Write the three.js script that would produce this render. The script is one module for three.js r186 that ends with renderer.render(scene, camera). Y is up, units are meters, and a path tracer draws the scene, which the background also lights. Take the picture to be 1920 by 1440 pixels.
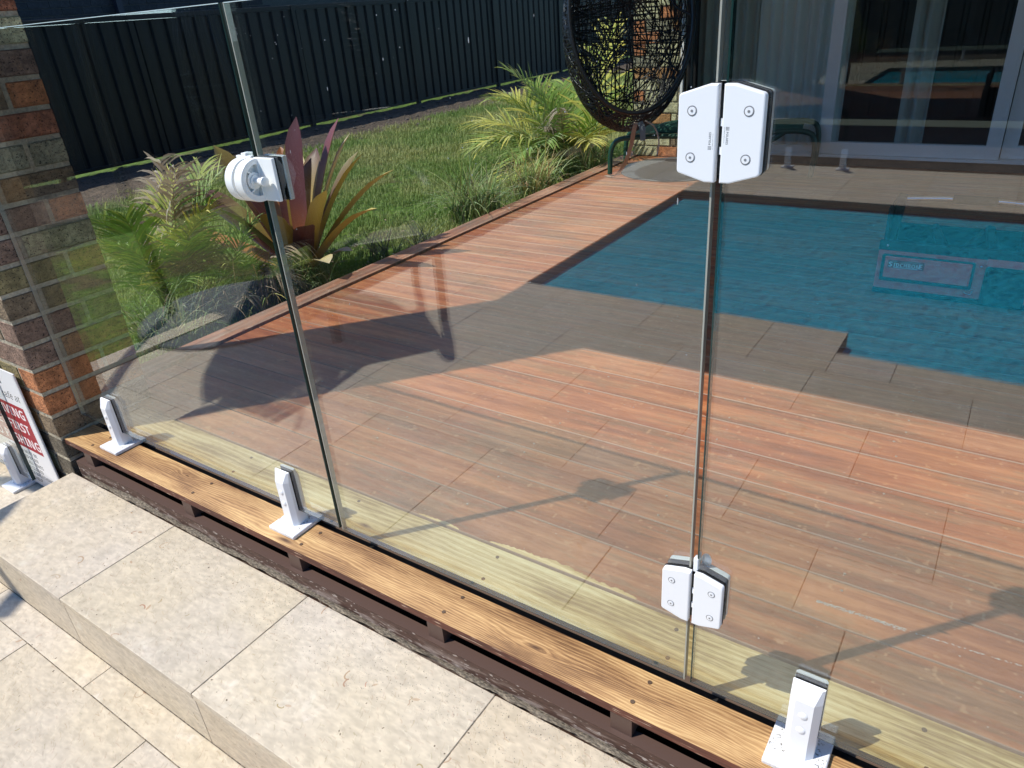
import * as THREE from 'three';
import { Sky } from 'three/addons/objects/Sky.js';
import { RoundedBoxGeometry } from 'three/addons/geometries/RoundedBoxGeometry.js';
import { mergeGeometries } from 'three/addons/utils/BufferGeometryUtils.js';

// ------------------------------------------------------------------ camera, sky, sun, exposure
const scene = new THREE.Scene();
const camera = new THREE.PerspectiveCamera(56.02, 4 / 3, 0.03, 400);
{
  const m = new THREE.Matrix4().makeBasis(
    new THREE.Vector3(0.82830, -0.07190, -0.55565),
    new THREE.Vector3(-0.20568, 0.88348, -0.42091),
    new THREE.Vector3(0.52117, 0.46292, 0.71700));
  camera.quaternion.setFromRotationMatrix(m);
  camera.position.set(0, 1.212, 0);
  camera.updateMatrixWorld();
}
const TO_SUN = new THREE.Vector3(-0.4036, 0.7976, 0.448).normalize();
const sky = new Sky();
sky.name = 'sky';
sky.scale.setScalar(300);
sky.userData.kind = 'structure';
{
  const u = sky.material.uniforms;
  u.sunPosition.value.copy(TO_SUN);
  u.turbidity.value = 2.2; u.rayleigh.value = 1.3; u.mieCoefficient.value = 0.004; u.mieDirectionalG.value = 0.8;
}
scene.add(sky);
scene.environmentIntensity = 0.17;
const sun = new THREE.DirectionalLight(new THREE.Color(1, 0.945, 0.85), 4.5);
sun.name = 'sun';
sun.position.copy(TO_SUN).multiplyScalar(30);
sun.castShadow = true;
sun.shadow.radius = 1;
sun.shadow.mapSize.set(4096, 4096);
Object.assign(sun.shadow.camera, { left: -14, right: 14, top: 14, bottom: -14, near: 1, far: 80 });
scene.add(sun); scene.add(sun.target);
const renderer = new THREE.WebGLRenderer({ antialias: true });
renderer.toneMapping = THREE.LinearToneMapping;
renderer.toneMappingExposure = 1.15;
renderer.shadowMap.enabled = true;

// ------------------------------------------------------------------ helpers
function rng(seed) {
  let s = seed >>> 0;
  return () => { s = (s + 0x6D2B79F5) >>> 0; let t = Math.imul(s ^ (s >>> 15), 1 | s); t = (t + Math.imul(t ^ (t >>> 7), 61 | t)) ^ t; return ((t ^ (t >>> 14)) >>> 0) / 4294967296; };
}
const R0 = rng(7);
const rr = (a, b, r = R0) => a + (b - a) * r();
const used = {};
function numbered(n) { const k = used[n] = (used[n] ?? -1) + 1; return k ? `${n}_${String(k).padStart(3, '0')}` : n; }
function finish(o) { o.castShadow = true; o.receiveShadow = true; return o; }
function mesh(name, geo, mat, parent, pos, rot) {
  const m = finish(new THREE.Mesh(geo, mat)); m.name = name;
  if (pos) m.position.set(...pos);
  if (rot) m.rotation.set(...rot);
  if (parent) parent.add(m);
  return m;
}
function thing(name, label, category, pos = [0, 0, 0], group) {
  const g = new THREE.Group(); g.name = numbered(name); g.position.set(...pos);
  g.userData = { label, category }; if (group) g.userData.group = group;
  scene.add(g); return g;
}
function copyOf(src, name, label, pos, rotY, group) {
  const c = src.clone(); c.name = numbered(name); c.userData = { ...src.userData, label }; if (group) c.userData.group = group;
  c.position.set(...pos); if (rotY !== undefined) c.rotation.y = rotY; scene.add(c); return c;
}
function struct(name) { const g = new THREE.Group(); g.name = numbered(name); g.userData = { kind: 'structure' }; scene.add(g); return g; }
// noise (tileable with period per)
const HASH = new Float32Array(65536); { const r = rng(99); for (let i = 0; i < 65536; i++) HASH[i] = r(); }
const hsh = (x, y, s) => HASH[((x * 73 + y * 1571 + s * 7919 + ((x * y) % 251) * 13) % 65536 + 65536) % 65536];
function vn(x, y, px, py, s) {
  const xi = Math.floor(x), yi = Math.floor(y), fx = x - xi, fy = y - yi, u = fx * fx * (3 - 2 * fx), v = fy * fy * (3 - 2 * fy);
  const X0 = ((xi % px) + px) % px, X1 = (X0 + 1) % px, Y0 = ((yi % py) + py) % py, Y1 = (Y0 + 1) % py;
  const a = hsh(X0, Y0, s), b = hsh(X1, Y0, s), c = hsh(X0, Y1, s), d = hsh(X1, Y1, s);
  return a + (b - a) * u + (c - a) * v + (a - b - c + d) * u * v;
}
function fbm(u, v, fx, fy, oct, s) { let t = 0, a = 0.5, n = 0; for (let i = 0; i < oct; i++) { t += a * vn(u * fx, v * fy, fx, fy, s + i); n += a; a *= 0.5; fx *= 2; fy *= 2; } return t / n; }
const mix = (a, b, t) => a + (b - a) * t;
const clamp = (x, a = 0, b = 1) => Math.min(b, Math.max(a, x));
const sstep = (a, b, x) => { const t = clamp((x - a) / (b - a)); return t * t * (3 - 2 * t); };
function tex(w, h, fn, srgb = true) {
  const d = new Uint8Array(w * h * 4);
  for (let y = 0; y < h; y++) for (let x = 0; x < w; x++) { const c = fn((x + 0.5) / w, (y + 0.5) / h), i = (y * w + x) * 4; d[i] = clamp(c[0]) * 255; d[i + 1] = clamp(c[1]) * 255; d[i + 2] = clamp(c[2]) * 255; d[i + 3] = 255; }
  const t = new THREE.DataTexture(d, w, h, THREE.RGBAFormat);
  t.wrapS = t.wrapT = THREE.RepeatWrapping; t.magFilter = THREE.LinearFilter; t.minFilter = THREE.LinearMipmapLinearFilter; t.generateMipmaps = true;
  if (srgb) t.colorSpace = THREE.SRGBColorSpace; t.needsUpdate = true; return t;
}
const grey = (w, h, fn) => tex(w, h, (u, v) => { const g = fn(u, v); return [g, g, g]; }, false);
function canvasTex(w, h, draw) {
  const c = document.createElement('canvas'); c.width = w; c.height = h; draw(c.getContext('2d'), w, h);
  const t = new THREE.CanvasTexture(c); t.colorSpace = THREE.SRGBColorSpace; return t;
}
const lin = (r, g, b) => new THREE.Color().setRGB(r, g, b);
const std = (color, rough = 0.7, extra = {}) => new THREE.MeshStandardMaterial({ color, roughness: rough, ...extra });
// box with uv in metres: top/bottom use (x,z), sides use (along, y); off shifts the pattern
function boxM(w, h, d, off = [0, 0], swap = false) {
  const g = new THREE.BoxGeometry(w, h, d), p = g.attributes.position, n = g.attributes.normal, uv = g.attributes.uv;
  for (let i = 0; i < p.count; i++) {
    let a, b;
    if (Math.abs(n.getY(i)) > 0.5) { a = p.getX(i); b = p.getZ(i); } else if (Math.abs(n.getX(i)) > 0.5) { a = p.getZ(i); b = p.getY(i); } else { a = p.getX(i); b = p.getY(i); }
    if (swap) [a, b] = [b, a];
    uv.setXY(i, a + off[0], b + off[1]);
  }
  return g;
}
function rboxM(w, h, d, r, off = [0, 0], seg = 1) {
  const g = new RoundedBoxGeometry(w, h, d, seg, r), p = g.attributes.position, n = g.attributes.normal, uv = g.attributes.uv;
  for (let i = 0; i < p.count; i++) {
    const ax = Math.abs(n.getX(i)), ay = Math.abs(n.getY(i)), az = Math.abs(n.getZ(i));
    let a, b; if (ay >= ax && ay >= az) { a = p.getX(i); b = p.getZ(i); } else if (ax >= az) { a = p.getZ(i); b = p.getY(i); } else { a = p.getX(i); b = p.getY(i); }
    uv.setXY(i, a + off[0], b + off[1]);
  }
  return g;
}
const shift = (g, x, y, z) => g.translate(x, y, z);
function tube(pts, r, seg = 16, rad = 8, closed = false) { return new THREE.TubeGeometry(new THREE.CatmullRomCurve3(pts.map(p => p.isVector3 ? p : new THREE.Vector3(...p)), closed), seg, r, rad, closed); }
function cyl(r, h, seg = 16, r2 = r) { return new THREE.CylinderGeometry(r2, r, h, seg); }
function strips(list) { // list of {pts:[[x,y,z]...], side:[[x,y,z]..], w:[..], col:[[r,g,b]..]} -> one geometry of ribbon strips
  const P = [], C = [], I = [], U = []; let b = 0;
  for (const s of list) {
    const n = s.pts.length;
    for (let i = 0; i < n; i++) {
      const p = s.pts[i], q = s.side[Math.min(i, s.side.length - 1)], w = s.w[i], c = s.col[Math.min(i, s.col.length - 1)], up = s.fold ? s.fold[i] ?? s.fold[0] : null;
      if (up) {
        P.push(p[0] - q[0] * w + up[0] * w, p[1] - q[1] * w + up[1] * w, p[2] - q[2] * w + up[2] * w, p[0], p[1], p[2], p[0] + q[0] * w + up[0] * w, p[1] + q[1] * w + up[1] * w, p[2] + q[2] * w + up[2] * w);
        C.push(...c, c[0] * 1.1, c[1] * 1.1, c[2] * 1.05, ...c); U.push(0, i / (n - 1), 0.5, i / (n - 1), 1, i / (n - 1));
      } else { P.push(p[0] - q[0] * w, p[1] - q[1] * w, p[2] - q[2] * w, p[0] + q[0] * w, p[1] + q[1] * w, p[2] + q[2] * w); C.push(...c, ...c); U.push(0, i / (n - 1), 1, i / (n - 1)); }
    }
    const k = s.fold ? 3 : 2;
    for (let i = 0; i < n - 1; i++) for (let j = 0; j < k - 1; j++) { const a = b + i * k + j; I.push(a, a + 1, a + k, a + 1, a + k + 1, a + k); }
    b += n * k;
  }
  const g = new THREE.BufferGeometry();
  g.setAttribute('position', new THREE.Float32BufferAttribute(P, 3)); g.setAttribute('color', new THREE.Float32BufferAttribute(C, 3)); g.setAttribute('uv', new THREE.Float32BufferAttribute(U, 2));
  g.setIndex(I); g.computeVertexNormals(); return g;
}
const V = (x, y, z) => new THREE.Vector3(x, y, z);

// ------------------------------------------------------------------ textures
const LAWN_Y = -0.12, PATIO_Y = -0.295, STEP_Y = -0.12, ZG = -0.937;
const tTrav = canvasTex(2048, 2048, (c, w, h) => { // 1.6 m of shelly limestone
  const r = rng(5);
  const img = c.createImageData(w, h), d = img.data;
  for (let y = 0; y < h; y++) for (let x = 0; x < w; x++) {
    const u = x / w, v = y / h, a = fbm(u, v, 5, 5, 4, 3), b = fbm(u, v, 48, 60, 3, 11), e = fbm(u + 0.03 * a, v, 90, 200, 2, 21), i = (y * w + x) * 4;
    const k = 0.93 + 0.05 * (a - 0.5) + 0.06 * (b - 0.5) + 0.16 * (e - 0.5), warm = fbm(u, v, 7, 7, 3, 31) - 0.5;
    d[i] = clamp(k * (0.945 + 0.03 * warm)) * 255; d[i + 1] = clamp(k * (0.905 + 0.01 * warm)) * 255; d[i + 2] = clamp(k * (0.845 - 0.06 * warm)) * 255; d[i + 3] = 255;
  }
  c.putImageData(img, 0, 0);
  for (let i = 0; i < 17000; i++) { // small fibrous flecks
    const x = r() * w, y = r() * h, l = 5 + r() * 20, a = -0.5 + (r() - 0.5) * 1.6, lite = r() < 0.4;
    c.strokeStyle = lite ? `rgba(250,244,230,${0.15 + 0.25 * r()})` : `rgba(${120 + r() * 40 | 0},${95 + r() * 30 | 0},${70 + r() * 25 | 0},${0.05 + 0.15 * r()})`;
    c.lineWidth = 0.9 + r() * 2.6; c.beginPath(); c.moveTo(x, y); c.quadraticCurveTo(x + Math.cos(a) * l * 0.5 + r() * 4, y + Math.sin(a) * l * 0.5 + r() * 4, x + Math.cos(a) * l, y + Math.sin(a) * l); c.stroke();
  }
  for (let i = 0; i < 75; i++) { // shells
    const x = r() * w, y = r() * h, R = 6 + r() * 17, a0 = r() * 6.3, sp = 1.2 + r() * 3;
    c.strokeStyle = `rgba(${150 + r() * 30 | 0},${105 + r() * 30 | 0},${75 + r() * 25 | 0},${0.3 + 0.4 * r()})`; c.lineWidth = 1.5 + r() * 3.5;
    c.beginPath(); c.ellipse(x, y, R, R * (0.4 + 0.4 * r()), r() * 3, a0, a0 + sp); c.stroke();
    if (r() < 0.35) { c.fillStyle = `rgba(176,132,100,${0.25 + 0.35 * r()})`; c.beginPath(); c.ellipse(x + 20, y + 12, R * 0.9, R * 0.35, r() * 3, 0, 6.3); c.fill(); }
  }
  for (let i = 0; i < 260; i++) { c.fillStyle = `rgba(70,58,46,${0.4 + 0.5 * r()})`; c.beginPath(); c.ellipse(r() * w, r() * h, 1 + r() * 3, 0.8 + r() * 1.6, r() * 3, 0, 6.3); c.fill(); }
  for (let i = 0; i < 26; i++) { const x = r() * w, y = r() * h; for (let k = 0; k < 26; k++) { c.fillStyle = `rgba(252,250,244,${0.08 + 0.12 * r()})`; c.beginPath(); c.ellipse(x + (r() - 0.5) * 130, y + (r() - 0.5) * 80, 5 + r() * 22, 3 + r() * 10, r() * 3, 0, 6.3); c.fill(); } }
});
tTrav.wrapS = tTrav.wrapT = THREE.RepeatWrapping; tTrav.repeat.set(1 / 1.6, 1 / 1.6);
const bTrav = grey(512, 512, (u, v) => 0.6 * fbm(u, v, 40, 40, 3, 61) + 0.4 * sstep(0.25, 0.5, fbm(u, v, 60, 30, 2, 71))); bTrav.repeat.set(1 / 0.8, 1 / 0.8);
const tTravStain = tex(1024, 256, (u, v) => { // the back of the step: grit and grey mortar dust lie over the stone (uv spans 2.4 x .36 m)
  const g = fbm(u, v, 200, 60, 2, 5), a = fbm(u, v, 14, 5, 4, 9), b = fbm(u, v, 90, 30, 3, 41);
  const grit = sstep(0.42, 0.75, a * 0.7 + (1 - v) * 0.38) * (0.35 + 0.65 * sstep(0.35, 0.65, g));
  const k = 0.92 + 0.18 * (b - 0.5) - 0.26 * grit; return [0.915 * k, 0.872 * k, 0.80 * k - 0.02 * grit];
});
const tBrick = tex(512, 512, (u, v) => { const a = fbm(u, v, 30, 30, 4, 3), b = fbm(u, v, 6, 8, 3, 13), sp = sstep(0.70, 0.8, fbm(u, v, 70, 90, 2, 23)); const k = 0.82 + 0.36 * (a - 0.5) + 0.34 * (b - 0.5); return [k * (1 - 0.75 * sp), k * (1 - 0.8 * sp), k * (1 - 0.8 * sp)]; }); tBrick.repeat.set(4, 4);
const bBrick = grey(512, 512, (u, v) => fbm(u, v, 60, 60, 4, 33)); bBrick.repeat.set(4, 4);
const tMortar = tex(256, 256, (u, v) => { const a = fbm(u, v, 50, 50, 3, 4), b = fbm(u, v, 5, 5, 3, 7); const k = 0.74 + 0.25 * (a - 0.5) + 0.2 * (b - 0.5); return [k, k * 0.965, k * 0.88]; }); tMortar.repeat.set(3, 3);
// grain of a single long timber: spans L metres by W metres
function timberTex(w, h, L, W, base, dark, light, knots, seed, lines, contrast, wear = 0) {
  return tex(w, h, (u, v) => {
    const x = u * L, y = v * W;
    let s = y + 0.05 * (fbm(u, v, 7, 2, 3, seed) - 0.5) + 0.013 * (fbm(u, v, 26, 3, 3, seed + 5) - 0.5), core = 0, halo = 0;
    for (const [kx, ky, R, st] of knots) { const dx = (x - kx) / (R * 3.2), dy = (y - ky) / R, q = dx * dx + dy * dy, g = Math.exp(-q * 0.55); s = mix(s, ky + Math.sqrt(q) * R * 1.15 + 0.01 * fbm(u, v, 80, 10, 2, seed + 2), g * st); core = Math.max(core, Math.exp(-q * 14)); halo = Math.max(halo, g * 0.5); }
    const ring = 0.5 + 0.5 * Math.sin(s * 6.2832 * lines / W + 2 * fbm(u, v, 12, 4, 2, seed + 9)), ring2 = 0.5 + 0.5 * Math.sin(s * 6.2832 * lines * 2.7 / W);
    const fib = fbm(u + s * 0.6, v, 70, Math.round(h / 3), 2, seed + 12), fib2 = fbm(u + s * 0.6, v, 220, Math.round(h / 2), 1, seed + 15), blot = fbm(u, v, 14, 2, 3, seed + 20);
    let t = clamp(0.5 + contrast * (0.62 * (Math.pow(ring, 1.6) - 0.44) + 0.22 * (ring2 - 0.5) + 0.6 * (fib - 0.5) + 0.7 * (fib2 - 0.5)) + 1.25 * (blot - 0.5) - 0.16 * halo);
    let c = t < 0.5 ? dark.map((d, i) => mix(d, base[i], t * 2)) : base.map((d, i) => mix(d, light[i], t * 2 - 1));
    c = c.map((q, i) => mix(q, [0.23, 0.13, 0.07][i], core * 0.85));
    if (wear) { const q = sstep(0.46, 0.62, 0.65 * fbm(u, v, 16, 2, 4, seed + 40) + 0.35 * fbm(u, v, 140, 20, 2, seed + 44)), sp = sstep(0.78, 0.84, fbm(u, v, 420, 10, 2, seed + 50)); const g = (c[0] + c[1] + c[2]) / 3; c = c.map((k, j) => mix(mix(k, g * [1.13, 1.0, 0.9][j], q * 0.55), [0.8, 0.72, 0.64][j], sp * 0.5)); }
    return c;
  });
}
const tSill = timberTex(2048, 256, 3.8, 0.13, [0.68, 0.525, 0.35], [0.42, 0.295, 0.19], [0.85, 0.71, 0.50], [[1.93, 0.055, 0.019, 1.0], [0.62, 0.09, 0.010, 0.9], [2.5, 0.07, 0.03, 0.7], [3.1, 0.05, 0.026, 0.6], [1.15, 0.02, 0.03, 0.4]], 51, 17, 0.5);
const tPale = timberTex(2048, 256, 3.8, 0.13, [0.84, 0.74, 0.52], [0.62, 0.50, 0.30], [0.95, 0.88, 0.68], [[1.3, 0.03, 0.02, 0.5], [2.9, 0.1, 0.02, 0.4]], 87, 7, 0.5);
const tSillEdge = tex(512, 64, (u, v) => { const a = fbm(u, v, 40, 3, 3, 3), b = fbm(u, v, 120, 20, 2, 6), chip = sstep(0.78, 0.84, fbm(u, v, 110, 14, 2, 9)); const k = 0.8 + 0.4 * (a - 0.5) + 0.3 * (b - 0.5); return [mix(0.44 * k, 0.8, chip), mix(0.245 * k, 0.7, chip), mix(0.185 * k, 0.6, chip)]; });
const tDeck = [0, 1, 2].map(k => timberTex(2048, 64, 6.2, 0.14, [0.64, 0.44, 0.34], [0.50, 0.32, 0.25], [0.76, 0.58, 0.47], [[0.7 + 1.5 * k, 0.05, 0.012, 0.3]], 140 + k * 31, 3, 0.4, 1));
tDeck.forEach(t => t.repeat.set(1 / 6.2, 1 / 0.14));
const tDeckWear = tex(1024, 1024, (u, v) => { // grey weathering laid over the deck, 4 m square
  const a = fbm(u, v, 8, 14, 4, 77), b = fbm(u, v, 50, 160, 3, 79), w = sstep(0.45, 0.62, a * 0.75 + b * 0.25); return [mix(1, 0.92, w), mix(1, 1.0, w), mix(0.93, 1, w)];
});
const tBearer = tex(1024, 128, (u, v) => { // brown paint with grey mortar smears and splashes
  const a = fbm(u, v, 30, 5, 4, 3), b = fbm(u, v, 60, 14, 3, 8), f = fbm(u, v, 200, 40, 2, 12), smear = sstep(0.44, 0.60, a * 0.6 + b * 0.4) * (0.4 + 0.6 * f) * sstep(0.02, 0.25, v) * sstep(0.98, 0.6, v), spat = sstep(0.72, 0.8, fbm(u, v, 150, 22, 2, 17));
  const k = 0.9 + 0.4 * (f - 0.5); const m = Math.max(smear * 0.75, spat * 0.8); return [mix(0.33 * k, 0.74, m), mix(0.235 * k, 0.71, m), mix(0.195 * k, 0.68, m)];
});
const tGrout = tex(256, 256, (u, v) => { const a = fbm(u, v, 40, 40, 4, 3); const k = 0.5 + 0.5 * (a - 0.5); return [k * 1.05, k * 1.0, k * 0.92]; }); tGrout.repeat.set(4, 4);
const bGrout = grey(256, 256, (u, v) => fbm(u, v, 30, 30, 4, 9)); bGrout.repeat.set(4, 4);
const tLawn = tex(1024, 1024, (u, v) => { const a = fbm(u, v, 8, 8, 4, 3), b = fbm(u, v, 120, 120, 3, 8), bare = sstep(0.60, 0.75, fbm(u, v, 6, 6, 4, 15)); const k = 0.6 + 0.7 * (b - 0.5); return [mix(k * (0.40 + 0.2 * a), 0.36 * k + 0.12, bare), mix(k * (0.58 + 0.1 * a), 0.32 * k + 0.1, bare), mix(k * 0.22, 0.22 * k + 0.08, bare)]; }); tLawn.repeat.set(1 / 3, 1 / 3);
const tSoil = tex(512, 512, (u, v) => { const a = fbm(u, v, 60, 60, 4, 3), b = fbm(u, v, 7, 7, 3, 5); const k = 0.34 + 0.35 * (a - 0.5) + 0.16 * (b - 0.5); return [k * 1.05, k * 0.92, k * 0.80]; }); tSoil.repeat.set(1, 1);
const bSoil = grey(512, 512, (u, v) => fbm(u, v, 50, 50, 4, 21));
const bWater = grey(1024, 1024, (u, v) => 0.55 * fbm(u + 0.02 * fbm(u, v, 9, 9, 2, 5), v, 12, 26, 3, 3) + 0.45 * fbm(u, v + 0.01 * fbm(u, v, 12, 12, 2, 8), 30, 60, 2, 31)); bWater.repeat.set(1 / 1.0, 1 / 1.0);
const tPool = tex(512, 512, (u, v) => { const a = fbm(u, v, 90, 90, 2, 3), b = fbm(u, v, 5, 5, 3, 9); const e = sstep(0.35, 0.65, fbm(u, v, 40, 40, 3, 17)); const k = 0.80 + 0.3 * (a - 0.5) + 0.12 * (b - 0.5) + 0.17 * e; return [0.52 * k, 0.93 * k, 0.99 * k]; });
const bWeave = grey(128, 128, (u, v) => 0.5 + 0.25 * Math.sin(u * 6.283 * 32) + 0.25 * Math.sin(v * 6.283 * 32));

// ------------------------------------------------------------------ materials
const mTrav = std(0xffffff, 0.62, { map: tTrav, bumpMap: bTrav, bumpScale: 0.0005, color: lin(0.80, 0.78, 0.76) });
const mTravTints = [[0.715, 0.675, 0.60], [0.69, 0.655, 0.585], [0.73, 0.695, 0.625], [0.71, 0.66, 0.575]].map(c => std(lin(...c), 0.62, { map: tTrav, bumpMap: bTrav, bumpScale: 0.0005 }));
const mTravStain = std(lin(0.80, 0.775, 0.75), 0.7, { map: tTravStain, bumpMap: bTrav, bumpScale: 0.0015 });
const mGrout = std(lin(0.72, 0.67, 0.60), 0.95, { map: tGrout, bumpMap: bGrout, bumpScale: 0.003 });
const mFillet = std(lin(0.72, 0.66, 0.58), 0.95, { map: tGrout, bumpMap: bGrout, bumpScale: 0.006 });
const mMortar = std(lin(0.82, 0.79, 0.73), 0.95, { map: tMortar, bumpMap: bGrout, bumpScale: 0.004 });
const BR = { orange: [0.715, 0.290, 0.121], red: [0.578, 0.232, 0.131], brown: [0.340, 0.252, 0.158], purple: [0.357, 0.232, 0.167], olive: [0.399, 0.330, 0.158], tan: [0.783, 0.752, 0.454], grey: [0.459, 0.433, 0.296], dark: [0.205, 0.172, 0.121], rust: [0.629, 0.342, 0.138] };
const mBrick = {}; for (const k in BR) mBrick[k] = std(lin(...BR[k]), 0.9, { map: tBrick, bumpMap: bBrick, bumpScale: 0.003 });
const mSillTop = std(0xffffff, 0.5, { map: tSill }), mSillSide = std(0xffffff, 0.6, { map: tSillEdge }), mPaleTop = std(lin(0.92, 0.92, 0.92), 0.55, { map: tPale });
const mGapEdge = std(lin(0.34, 0.21, 0.145), 0.65);
const DT = [[0.95, 0.69, 0.45], [0.91, 0.68, 0.47], [0.97, 0.69, 0.42], [0.85, 0.67, 0.49], [0.92, 0.71, 0.49], [0.96, 0.65, 0.40]];
const mDeck = DT.map((c, i) => std(lin(...c), 0.62, { map: tDeck[i % 3] }));
const mBorder = std(lin(0.95, 0.95, 0.95), 0.65, { map: tDeck[1] });
const mBearer = std(0xffffff, 0.7, { map: tBearer }), mPaint = std(lin(0.095, 0.055, 0.042), 0.55), mGapShade = std(lin(0.01, 0.009, 0.008), 0.9);  // the near-black one stands in for shade in gaps below the boards
const mPlug = std(lin(0.10, 0.06, 0.035), 0.6), mScrew = std(lin(0.42, 0.36, 0.30), 0.45, { metalness: 0.4 });
const mGlass = new THREE.MeshPhysicalMaterial({ color: lin(0.955, 0.985, 0.975), roughness: 0.0, transmission: 1, thickness: 0, ior: 1.95 });
const mEdgeShade = std(lin(0.012, 0.035, 0.032), 0.12), mEdgeLit = std(lin(0.34, 0.34, 0.29), 0.3), mEdgeBotShade = std(lin(0.05, 0.06, 0.06), 0.2), mEdgeTopLit = std(lin(0.55, 0.66, 0.66), 0.25);  // one glass edge in lit and shaded copies, light painted into the colour
const mWhite = new THREE.MeshPhysicalMaterial({ color: lin(0.80, 0.815, 0.84), roughness: 0.42, clearcoat: 0.2, clearcoatRoughness: 0.3 });
const mPlastic = new THREE.MeshPhysicalMaterial({ color: lin(0.84, 0.85, 0.83), roughness: 0.35, clearcoat: 0.2, clearcoatRoughness: 0.25 });
const mBlack = std(lin(0.008, 0.008, 0.009), 0.5), mGreyM = std(lin(0.22, 0.22, 0.23), 0.4);
const mFence = std(lin(0.022, 0.024, 0.028), 0.45), mFencePost = std(lin(0.008, 0.009, 0.010), 0.5);
const mLawn = std(lin(0.95, 1.0, 0.7), 1, { map: tLawn }), mSoil = std(lin(0.85, 0.8, 0.76), 1, { map: tSoil, bumpMap: bSoil, bumpScale: 0.02 });
const mLeaf = new THREE.MeshPhysicalMaterial({ color: 0xffffff, vertexColors: true, roughness: 0.75, transmission: 0.35, thickness: 0, side: THREE.DoubleSide });
const mLeafGloss = new THREE.MeshPhysicalMaterial({ color: 0xffffff, vertexColors: true, roughness: 0.45, transmission: 0.15, thickness: 0, side: THREE.DoubleSide });
const mWick = std(lin(0.012, 0.012, 0.013), 0.33), mPot = std(lin(0.03, 0.03, 0.03), 0.6);
const mAlu = std(lin(0.82, 0.84, 0.84), 0.42, { metalness: 0.1 }), mAluDark = std(lin(0.05, 0.055, 0.06), 0.5), mTrim = std(lin(0.8, 0.8, 0.8), 0.5);
const mPane = new THREE.MeshPhysicalMaterial({ color: lin(0.93, 0.97, 0.96), roughness: 0.0, transmission: 1, thickness: 0, ior: 1.55 });

// ------------------------------------------------------------------ ground, lawn, soil
{
  const g = new THREE.PlaneGeometry(400, 400); g.rotateX(-Math.PI / 2);
  const o = mesh(numbered('ground'), g, std(lin(0.08, 0.09, 0.05), 1), scene, [0, -2.2, 0]); o.userData.kind = 'structure';
  const lgA = new THREE.PlaneGeometry(14, 17.5, 56, 70); lgA.rotateX(-Math.PI / 2); lgA.translate(-9.86, LAWN_Y, -10.25);
  const lgB = new THREE.PlaneGeometry(13.56, 12.5, 52, 50); lgB.rotateX(-Math.PI / 2); lgB.translate(-10.07, LAWN_Y, 4.75);
  const lg = mergeGeometries([lgA, lgB]);
  const p = lg.attributes.position, uv = lg.attributes.uv;
  for (let i = 0; i < p.count; i++) { const x = p.getX(i), z = p.getZ(i); uv.setXY(i, x, z); p.setY(i, (z > -1.45 && i >= lgA.attributes.position.count ? -0.345 : LAWN_Y) + 0.03 * (fbm(x / 14 + 3, z / 30 + 3, 8, 16, 3, 9) - 0.5)); }
  lg.computeVertexNormals();
  mesh(numbered('lawn'), lg, mLawn, scene).userData.kind = 'structure';
  const sg = new THREE.PlaneGeometry(1.75, 24, 30, 300); sg.rotateX(-Math.PI / 2); sg.translate(-7.52, 0, -6);
  const q = sg.attributes.position, suv = sg.attributes.uv;
  for (let i = 0; i < q.count; i++) { const x = q.getX(i), z = q.getZ(i), e = (x + 7.52) / 0.875, wob = 0.25 * (fbm(0.5, z / 24 + 2, 4, 60, 3, 5) - 0.5); suv.setXY(i, x, z); q.setX(i, x + wob * (e > 0 ? e : 0)); q.setY(i, LAWN_Y + 0.02 + 0.05 * (fbm(x / 4 + 2, z / 24 + 2, 40, 240, 3, 15) - 0.4) - 0.05 * Math.pow(Math.max(0, e), 8)); }
  sg.computeVertexNormals();
  mesh(numbered('soil_bed'), sg, mSoil, scene).userData.kind = 'structure';
  // clods and stones on the soil
  const r = rng(31), list = [];
  for (let i = 0; i < 260; i++) { const s = rr(0.008, 0.035, r); const ge = new THREE.IcosahedronGeometry(s, 0); ge.scale(1, 0.6, 1); ge.rotateY(r() * 6); ge.translate(rr(-8.2, -6.7, r), LAWN_Y + 0.03, rr(-13, -2, r)); list.push(ge); }
  const cl = mesh(numbered('soil_clods'), mergeGeometries(list), std(lin(0.12, 0.10, 0.085), 1), scene); cl.userData = { kind: 'stuff', label: 'loose clods and stones on the soil strip along the dark fence', category: 'soil' };
}
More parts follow.
